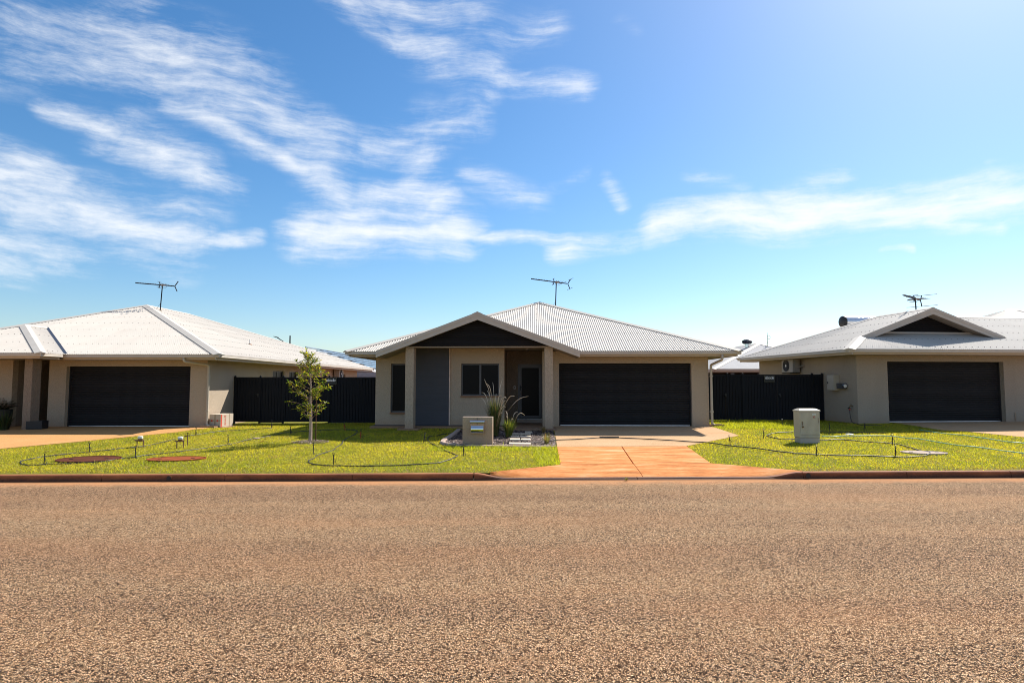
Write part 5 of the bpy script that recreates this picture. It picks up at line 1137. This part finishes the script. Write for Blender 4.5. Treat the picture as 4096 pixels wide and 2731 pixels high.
pipe_on_lawn('irrigation_pipe', 'black poly pipe crossing the driveway and looping over the right lawn', 'pipe', [(-0.50, 17.18), (-0.2, 16.69), (0.2, 16.58), (0.81, 16.9), (1.24, 17.14), (1.88, 17.37), (2.66, 17.66), (3.36, 17.53), (4.19, 17.09), (4.81, 16.79), (5.19, 16.52), (5.66, 15.95), (6.11, 15.42), (6.5, 14.86), (6.83, 14.68), (7.15, 14.55), (8.01, 14.36), (8.79, 14.2), (9.09, 14.16), (9.51, 14.32), (9.93, 14.7), (10.07, 14.99), (10.01, 15.25), (10.14, 15.96), (10.13, 16.41), (9.8, 16.62), (9.56, 16.87), (9.09, 17.22), (8.62, 17.14), (7.96, 17.31), (7.61, 17.37), (7.45, 17.85), (7.55, 18.26), (7.94, 18.71), (8.47, 19.02), (9.19, 19.19), (9.62, 19.12), (10.15, 18.88), (11.36, 18.77)], .014, 'pipe', .024)
o = MB().tube([(2.5, 17.64, G(2.5, 17.6) + .05), (3.05, 17.63, G(3, 17.6) + .05)], .026, 8).build('pipe_joiner', 'black', None); tag(o, 'black pipe joiner on the driveway pipe', 'joiner')
pipe_on_lawn('garden_hose', 'teal garden hose running from the cabinet across the right lawn', 'hose', [(9.02, 17.94), (9.28, 17.83), (9.78, 18.0), (10.63, 18.02), (11.05, 17.81), (11.23, 17.46), (11.42, 17.14), (11.57, 16.07), (11.81, 15.73), (11.98, 15.19), (12.13, 14.66), (12.31, 14.3)], .011, 'teal', .03)
pipe_on_lawn('garden_hose', 'teal garden hose at far right beside the right driveway', 'hose', [(12.8, 19.4), (12.95, 18.64), (13.24, 17.99), (13.37, 17.09), (13.41, 16.65), (13.6, 16.42), (13.83, 15.89)], .011, 'teal', .03)
o = MB().tube([CW(-11.45 + i * .3, -0.30 + .02 * math.sin(i), .446) for i in range(16)], .013, 8).build('soaker_hose', 'pipe', None, smooth=True); tag(o, 'dark hose along the foot of the centre house wall', 'hose')

# ------------------------------------------------------------------ planting
def leaf_quads(items):
    """items: (base, direction, normal, length, width, tint) -> pointed leaf of two quads folded on the midrib"""
    V = []; T = []
    for p, d, nn, l, w, c in items:
        p, d = Vector(p), Vector(d).normalized(); s = d.cross(nn).normalized(); n2 = s.cross(d).normalized()
        a = p; m1 = p + d * l * .35 - n2 * l * .02; m2 = p + d * l * .7 - n2 * l * .05; e = p + d * l - n2 * l * .13
        for sg in (-1, 1):
            f = n2 * (w * .25)
            q = [a, m1, m2, None]
            V += [a, m1 + s * sg * w * .5 + f, m2 + s * sg * w * .42 + f, e] if sg > 0 else [a, e, m2 + s * sg * w * .42 + f, m1 + s * sg * w * .5 + f]
            T += [c] * 4
    return np.array([tuple(v) for v in V]), np.array(T)
tz = G(-5.615, 17.195)
TR = thing('sapling_tree', 'young slender sapling with narrow yellow-green leaves tied near a stake', 'tree', (-5.615, 17.195, tz))
trunk = [(0, 0, -.05), (.0, 0, .0), (.004, 0, .35), (-.002, .01, .75), (-.012, 0, 1.1), (-.02, .01, 1.5), (-.045, 0, 1.9), (-.085, .01, 2.2), (-.10, 0, 2.42)]
rad = [.058, .050, .042, .036, .030, .023, .016, .010, .005]
MB().tube(trunk, rad, 10).build('trunk', 'bark', TR, smooth=True)
br = MB(); items = []
def trunk_at(z):
    for a, b in zip(trunk, trunk[1:]):
        if a[2] <= z <= b[2]: t = (z - a[2]) / (b[2] - a[2]); return Vector(a).lerp(Vector(b), t)
    return Vector(trunk[-1])
tr_ = random.Random(23)
def leaf_tint():
    q = tr_.random()
    if q < .6: return (tr_.uniform(.055, .11), tr_.uniform(.085, .13), tr_.uniform(.01, .02))
    if q < .85: return (tr_.uniform(.14, .26), tr_.uniform(.145, .22), tr_.uniform(.008, .02))
    return (tr_.uniform(.26, .34), tr_.uniform(.24, .30), .03)
def add_leaves(p, d, n, spread):
    for _ in range(n):
        dd = (d * .6 + Vector((tr_.uniform(-1, 1), tr_.uniform(-1, 1), tr_.uniform(-.9, .8))) * spread).normalized()
        nn = Vector((tr_.uniform(-.6, .6), tr_.uniform(-.6, .6), 1)).normalized()
        items.append((p + Vector((tr_.uniform(-.015, .015),) * 3), dd, nn, tr_.uniform(.075, .135), tr_.uniform(.020, .034), leaf_tint()))
nb = 42
for i in range(nb):
    z = .60 + 1.72 * (i / nb) ** .95; a = i * 2.399 + tr_.uniform(-.5, .5)
    prof = math.sin(min(1, max(0.06, (z - .42) / 2.1)) * math.pi) ** .7
    L = (.22 + .50 * prof) * tr_.uniform(.6, 1.12) * (1.0 if z < 1.7 else .75); el = tr_.uniform(.35, .95) + (.35 if z > 1.7 else 0); L *= .72 if (math.cos(a) > .2 and z > 1.15) else 1.0
    b0 = trunk_at(z); d = Vector((math.cos(a) * math.cos(el), math.sin(a) * math.cos(el), math.sin(el)))
    pts = [b0]; n = 6
    for k in range(n): d = (d + Vector((tr_.uniform(-.14, .14), tr_.uniform(-.14, .14), tr_.uniform(-.18, .10)))).normalized(); pts.append(pts[-1] + d * L / n)
    br.tube([tuple(p) for p in pts], [.011 * (1 - .7 * k / n) * (1 - .35 * z / 2.4) for k in range(n + 1)], 5)
    for k in range(2, n + 1):
        add_leaves(pts[k], d, tr_.choice([1, 2, 2, 3]), .85)
        if tr_.random() < .75 and k < n:
            sd_ = (d + Vector((tr_.uniform(-1, 1), tr_.uniform(-1, 1), tr_.uniform(-.4, .7))) * .9).normalized(); tp_ = pts[k] + sd_ * tr_.uniform(.08, .2)
            br.tube([tuple(pts[k]), tuple((pts[k] + tp_) / 2 + Vector((0, 0, .01))), tuple(tp_)], [.005, .004, .002], 4); add_leaves(tp_, sd_, tr_.choice([2, 3, 4]), .75); add_leaves((pts[k] + tp_) / 2, sd_, 1, .8)
    add_leaves(pts[-1], d, 4, .6)
for z in np.arange(1.95, 2.43, .05): add_leaves(trunk_at(z), Vector((0, 0, 1)), 3, 1.0)
br.build('branches', 'twig', TR)
V, T = leaf_quads(items); tinted('foliage', V, 4, T, 'leaf', TR, 'stuff')
st = MB().tube([(0, 0, -.05), (0, 0, 1.25)], .014, 8).build('tree_stake', 'stake', None, loc=(-5.464, 17.19, G(-5.46, 17.2))); tag(st, 'thin dark brown stake standing beside the sapling', 'stake')
pts = []
while len(pts) < 900:
    a = rng.uniform(0, 6.283); r_ = math.sqrt(rng.random()); x = -5.55 + .50 * r_ * math.cos(a); y = 17.05 + .42 * r_ * math.sin(a); pts.append((x, y))
tag(chips('tree_mulch', pts, lambda x, y: G(x, y) + .035 * (1 - ((x + 5.55) ** 2 / .25 + (y - 17.05) ** 2 / .18)), None, .015, .05), 'ring of dark bark mulch round the sapling foot', 'mulch')
for (x, y, s, lab) in ((-5.95, 16.55, .11, 'pale chip of bark lying left of the sapling mulch ring'), (-6.85, 16.75, .12, 'orange dry leaf on the lawn left of the sapling'), (-7.0, 17.4, .08, 'small dark dry leaf on the lawn by the round paver')):
    V, T = leaf_quads([((0, 0, .02), (1, .3, .25), (0, 0, 1), s, s * .5, (.45, .30, .18) if 'pale' in lab else ((.42, .16, .05) if 'orange' in lab else (.08, .05, .03)))]); o = tinted('fallen_leaf', V, 4, T, 'chip'); o.location = (x, y, G(x, y) + .03); tag(o, lab, 'leaf')

def tussock(name, label, loc, n, h, spread, tints, plumes, seed, plume_h=(1.1, 1.8), cat='ornamental grass'):
    q = random.Random(seed); o = thing(name, label, cat, loc); V = []; T = []
    for _ in range(n):
        a = q.uniform(0, 6.283); r0 = spread * .22 * math.sqrt(q.random()); L = h * q.uniform(.55, 1.1); out = q.uniform(.15, 1.0) ** 1.2 * spread / h; w = q.uniform(.004, .009)
        c = tints[q.randrange(len(tints))]; c = tuple(x * q.uniform(.75, 1.25) for x in c); ca, sa = math.cos(a), math.sin(a); m = 5; pr = []
        for k in range(m + 1):
            t = k / m; rr = r0 + L * out * (t ** 1.7) * .75; z = L * (t - .42 * out * t ** 2.4); pr.append((rr * ca, rr * sa, max(.01, z)))
        for k in range(m):
            w0 = w * (1 - (k / m) ** 2); w1 = w * (1 - ((k + 1) / m) ** 2); A, B = pr[k], pr[k + 1]
            V += [(A[0] - sa * w0, A[1] + ca * w0, A[2]), (A[0] + sa * w0, A[1] - ca * w0, A[2]), (B[0] + sa * w1, B[1] - ca * w1, B[2]), (B[0] - sa * w1, B[1] + ca * w1, B[2])]; T += [c] * 4
    tinted('blades', np.array(V), 4, np.array(T), 'blade', o, 'stuff')
    for k in range(plumes):
        a = q.uniform(0, 6.283); H = plume_h[0] * .75 + (plume_h[1] - plume_h[0] * .75) * q.random(); lean = q.uniform(.03, .20) if q.random() < .5 else q.uniform(.25, .75); ca, sa = math.cos(a), math.sin(a); pr = []
        for i in range(10):
            t = i / 9; rr = spread * .12 + H * lean * (t ** 1.6) + max(0, t - .8) * .5 * q.uniform(.5, 1); z = H * (t - .12 * lean * t * t) - max(0, t - .82) ** 1.4 * 1.6 * q.uniform(.6, 1.4); pr.append((rr * ca, rr * sa, z))
        stm = MB().tube(pr, [.0045 - .002 * i / 9 for i in range(10)], 5).build('stem', 'stem', o); e = pr[-4:]
        sub = smooth3(e, 4); MB().tube(sub, [.003 + .0045 * math.sin(math.pi * min(1, (i + .5) / len(sub))) for i in range(len(sub))], 6).build('plume', 'plume', stm)
    return o
def smooth3(p, n):
    P = [Vector(q) for q in p]; out = []
    for i in range(len(P) - 1):
        a, b, c, d = P[max(i - 1, 0)], P[i], P[i + 1], P[min(i + 2, len(P) - 1)]
        for k in range(n): t = k / n; out.append(tuple(0.5 * ((2 * b) + (c - a) * t + (2 * a - 5 * b + 4 * c - d) * t * t + (3 * b - a - 3 * c + d) * t ** 3)))
    out.append(tuple(P[-1])); return out
gz = lambda x, y: G(x, y) + .02
tussock('fountain_grass', 'tall fountain grass tussock with tan plumes behind the letterbox', (-.50, 18.3, gz(-.5, 18.3)), 760, 1.15, .46, [(.05, .075, .022), (.085, .11, .03), (.12, .12, .03), (.18, .15, .06)], 24, 5, (1.0, 1.95))
tussock('fountain_grass', 'small bright fountain grass tussock right of the tall one', (-.09, 17.95, gz(-.1, 18)), 330, .62, .42, [(.10, .14, .025), (.15, .19, .03), (.2, .2, .05)], 6, 9, (.6, .9))
tussock('dry_weed', 'dry straw-coloured weed at the back of the mulch bed by the driveway', (.98, 19.1, gz(1, 19.1)), 70, .26, .26, [(.34, .26, .13), (.26, .18, .08)], 0, 3, cat='weed')
tussock('dry_weed', 'green and straw weed at the front right corner of the mulch bed', (.92, 16.45, gz(.9, 16.4)), 110, .34, .26, [(.22, .2, .07), (.14, .17, .04), (.32, .25, .11)], 0, 4, cat='weed')
tussock('strap_plant', 'strap-leaved shrub at the left picture edge beside the golden driveway', (-16.75, 20.35, G(-16.7, 20.3)), 260, .75, .62, [(.022, .04, .014), (.04, .06, .02), (.06, .08, .03)], 0, 6, cat='shrub')
tussock('weed_tuft', 'tiny grass tuft in the gutter at the driveway crossing', (2.22, 12.06, 0.0), 40, .09, .09, [(.16, .18, .04), (.24, .2, .08)], 0, 8, cat='weed')
def cycad(loc):
    o = thing('potted_cycad', 'dark cycad with stiff arching fronds in a tall black pot on the left porch', 'potted plant', loc); q = random.Random(3)
    MB().lathe([(.20, 0), (.24, .1), (.27, .5), (.28, .62), (.25, .63)], n=18).build('pot', 'black', o)
    V = []; T = []; tb = MB()
    for i in range(22):
        a = i * 2.4; L = q.uniform(.45, .7); el = q.uniform(.35, 1.1); ca, sa = math.cos(a), math.sin(a); pr = []
        for k in range(8): t = k / 7; pr.append(Vector((ca * L * t * math.cos(el), sa * L * t * math.cos(el), .62 + L * (t * math.sin(el) - .25 * t * t))))
        tb.tube([tuple(p) for p in pr], [.008 - .0006 * k for k in range(8)], 4)
        its = []
        for k in range(1, 8):
            for s in (-1, 1):
                for hh in (0, .5):
                    p = pr[k] if not hh else (pr[k] + pr[k - 1]) / 2
                    its.append((p, Vector((-sa * s + ca * .5, ca * s + sa * .5, .15)), (0, 0, 1), .14 * (1.15 - .08 * k), .016, (.02 * q.uniform(.7, 1.3), .032, .013)))
        v_, t_ = leaf_quads(its); V.append(v_); T.append(t_)
    tb.build('frond_ribs', 'twig', o); tinted('fronds', np.concatenate(V), 4, np.concatenate(T), 'blade', o, 'stuff')
cycad((-17.65, 21.35, G(-17.6, 21.3) + .02))
pb = thing('planter_box', 'low black square planter at the foot of the left porch column', 'planter', (-15.95, 20.72, G(-16, 20.7) + .024), R(14))
mb = MB(); mb.box(-.22, .22, -.22, .22, 0, .02)
for a, b, c, d in ((-.23, .23, -.23, -.20), (-.23, .23, .20, .23), (-.23, -.20, -.1995, .1995), (.20, .23, -.1995, .1995)): mb.box(a, b, c, d, 0.0205, .27)
mb.build('box', 'black', pb); MB().box(-.199, .199, -.199, .199, .021, .235).build('soil_fill', 'mulch_base', pb)

# ------------------------------------------------------------------ turf blades
def turf():
    n = 560000; x = nrng.uniform(-15.5, 17.5, n); y = nrng.uniform(12.2, 24.0, n)
    ykv = 12.13 + .028 * x + .00055 * x * x; keep = (y > ykv + .115) & (np.abs(x) < .86 * y + .6) & (y < 23.75)
    def inside(px, py, poly):
        c = np.zeros(len(px), bool); j = len(poly) - 1
        for i in range(len(poly)):
            xi, yi = poly[i]; xj, yj = poly[j]
            c ^= ((yi > py) != (yj > py)) & (px < (xj - xi) * (py - yi) / (yj - yi + 1e-12) + xi); j = i
        return c
    polys = [[(-.43, 12.1), (-.40, 12.28), (1.03, 13.2), (1.166, 16.02), (1.383, 20.43), (1.39, 24), (6.75, 24), (6.72, 18.28), (4.53, 16.08), (4.3, 13.39), (5.85, 12.45), (5.85, 12.1)],
             [(-30, 12), (-15.2, 12.4), (-13.0, 15.7), (-11.96, 17.41), (-10.77, 19.73), (-10.70, 20.61), (-10.50, 21.11), (-10.5, 23.9), (-30, 24)],
             [(13.50, 24), (13.5, 21.46), (13.58, 19.45), (14.06, 19.08), (14.72, 17.75), (17.1, 12.9), (30, 12), (30, 24)],
             [(-1.96, 16.95), (-1.92, 16.55), (-1.72, 16.24), (-.7, 16.02), (1.2, 15.9), (1.4, 24), (-1.66, 24), (-1.74, 19.9), (-1.82, 18.9)],
             [CW(-11.6, -.62, 0)[:2], CW(-6.9, -.62, 0)[:2], CW(-6.9, 4, 0)[:2], CW(-11.6, 4, 0)[:2]], [CW(-10.5, -1.3, 0)[:2], CW(-9.7, -1.3, 0)[:2], CW(-9.7, 0, 0)[:2], CW(-10.5, 0, 0)[:2]], [RW(-.02, -.02, 0)[:2], RW(8, -.02, 0)[:2], RW(8, 5, 0)[:2], RW(-.02, 5, 0)[:2]],
             [(7.75, 16.6), (8.32, 16.6), (8.32, 16.98), (7.75, 16.98)], [(-10.85, 21.5), (-10.0, 21.5), (-9.95, 22.7), (-10.85, 22.7)], [(6.6, 20.7), (7.2, 20.7), (7.2, 21.2), (6.6, 21.2)]]
    for p in polys: keep &= ~inside(x, y, p)
    for cx, cy, rx, ry in ((-9.52, 13.93, .66, .47), (-7.57, 13.97, .62, .34), (9.90, 14.87, .50, .27), (-5.55, 17.05, .5, .4), (10.084, 18.446, .11, .11)): keep &= ((x - cx) / rx) ** 2 + ((y - cy) / ry) ** 2 > 1
    x, y = x[keep], y[keep]; yk = ykv[keep]
    # value noise for patches
    def vn(sc, seed):
        g = np.random.default_rng(seed).random((64, 64)); u = (x + 40) * sc; v = (y) * sc; i = np.floor(u).astype(int); j = np.floor(v).astype(int); fu = u - i; fv = v - j; fu = fu * fu * (3 - 2 * fu); fv = fv * fv * (3 - 2 * fv)
        a = g[i % 64, j % 64]; b = g[(i + 1) % 64, j % 64]; c = g[i % 64, (j + 1) % 64]; d = g[(i + 1) % 64, (j + 1) % 64]; return (a * (1 - fu) + b * fu) * (1 - fv) + (c * (1 - fu) + d * fu) * fv
    p1 = vn(.9, 1) * .6 + vn(2.3, 2) * .4; p2 = vn(5.5, 3) * .55 + vn(13, 4) * .45; 
    thin = (nrng.random(len(x)) < np.clip(1.35 - 1.5 * np.clip(p2 - .55, 0, 1) * 2.2, .25, 1)) & (nrng.random(len(x)) < np.clip((y - yk - .10) / .30, .16, 1))
    x, y, p1, p2, yk = x[thin], y[thin], p1[thin], p2[thin], yk[thin]; n = len(x)
    ZHv = np.interp(x, [-14, -10, 2, 12, 18], [.33, .32, .40, .46, .49]); z = .12 + (ZHv - .12) * np.clip((y - yk - .15) / 8.6, 0, 1)
    # colour: yellow-green, fresh green, straw
    yel = np.array([.70, .60, .042]); grn = np.array([.36, .40, .024]); dry = np.array([.44, .29, .09])
    rr = nrng.random(n); w = np.clip(p1 * 1.6 - .15 + (rr - .5) * .7, 0, 1)[:, None]; col = grn * (1 - w) + yel * w
    lush = ((x > -2.1) & (x < 1.25) & (y > 15.2) & (y < 16.05)) | ((x > .5) & (x < 1.2) & (y < 16)) | ((x > 6.7) & (x < 9.5) & (y > 20))
    dm = (nrng.random(n) < np.clip((p2 - .52) * 1.6, .03, .6)) | (nrng.random(n) < np.clip(.8 - (y - yk - .15) * 2.2, 0, .8))
    dm &= ~lush; col = np.where(dm[:, None], dry, col); col = np.where(lush[:, None], grn * .9 + yel * .25, col)
    col = col * (nrng.uniform(.42, 1.22, n) * (.72 + .56 * p2))[:, None]
    h = (nrng.uniform(.016, .042, n) + .045 * (nrng.random(n) < .03) * nrng.random(n)) * (0.55 + .9 * p2) * np.where(lush, 2.1, 1.0); wd = nrng.uniform(.004, .0075, n); a = nrng.uniform(0, 6.283, n); la = nrng.uniform(0, 6.283, n); ln = h * nrng.uniform(.2, 1.3, n)
    dx, dy = np.cos(a) * wd, np.sin(a) * wd
    V = np.empty((n, 3, 3)); V[:, 0] = np.stack([x - dx, y - dy, z], 1); V[:, 1] = np.stack([x + dx, y + dy, z], 1); V[:, 2] = np.stack([x + np.cos(la) * ln, y + np.sin(la) * ln, z + h], 1)
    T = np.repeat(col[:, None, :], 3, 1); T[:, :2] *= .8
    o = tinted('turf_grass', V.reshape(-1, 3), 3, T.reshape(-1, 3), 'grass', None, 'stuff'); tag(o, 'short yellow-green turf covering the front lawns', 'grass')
turf()
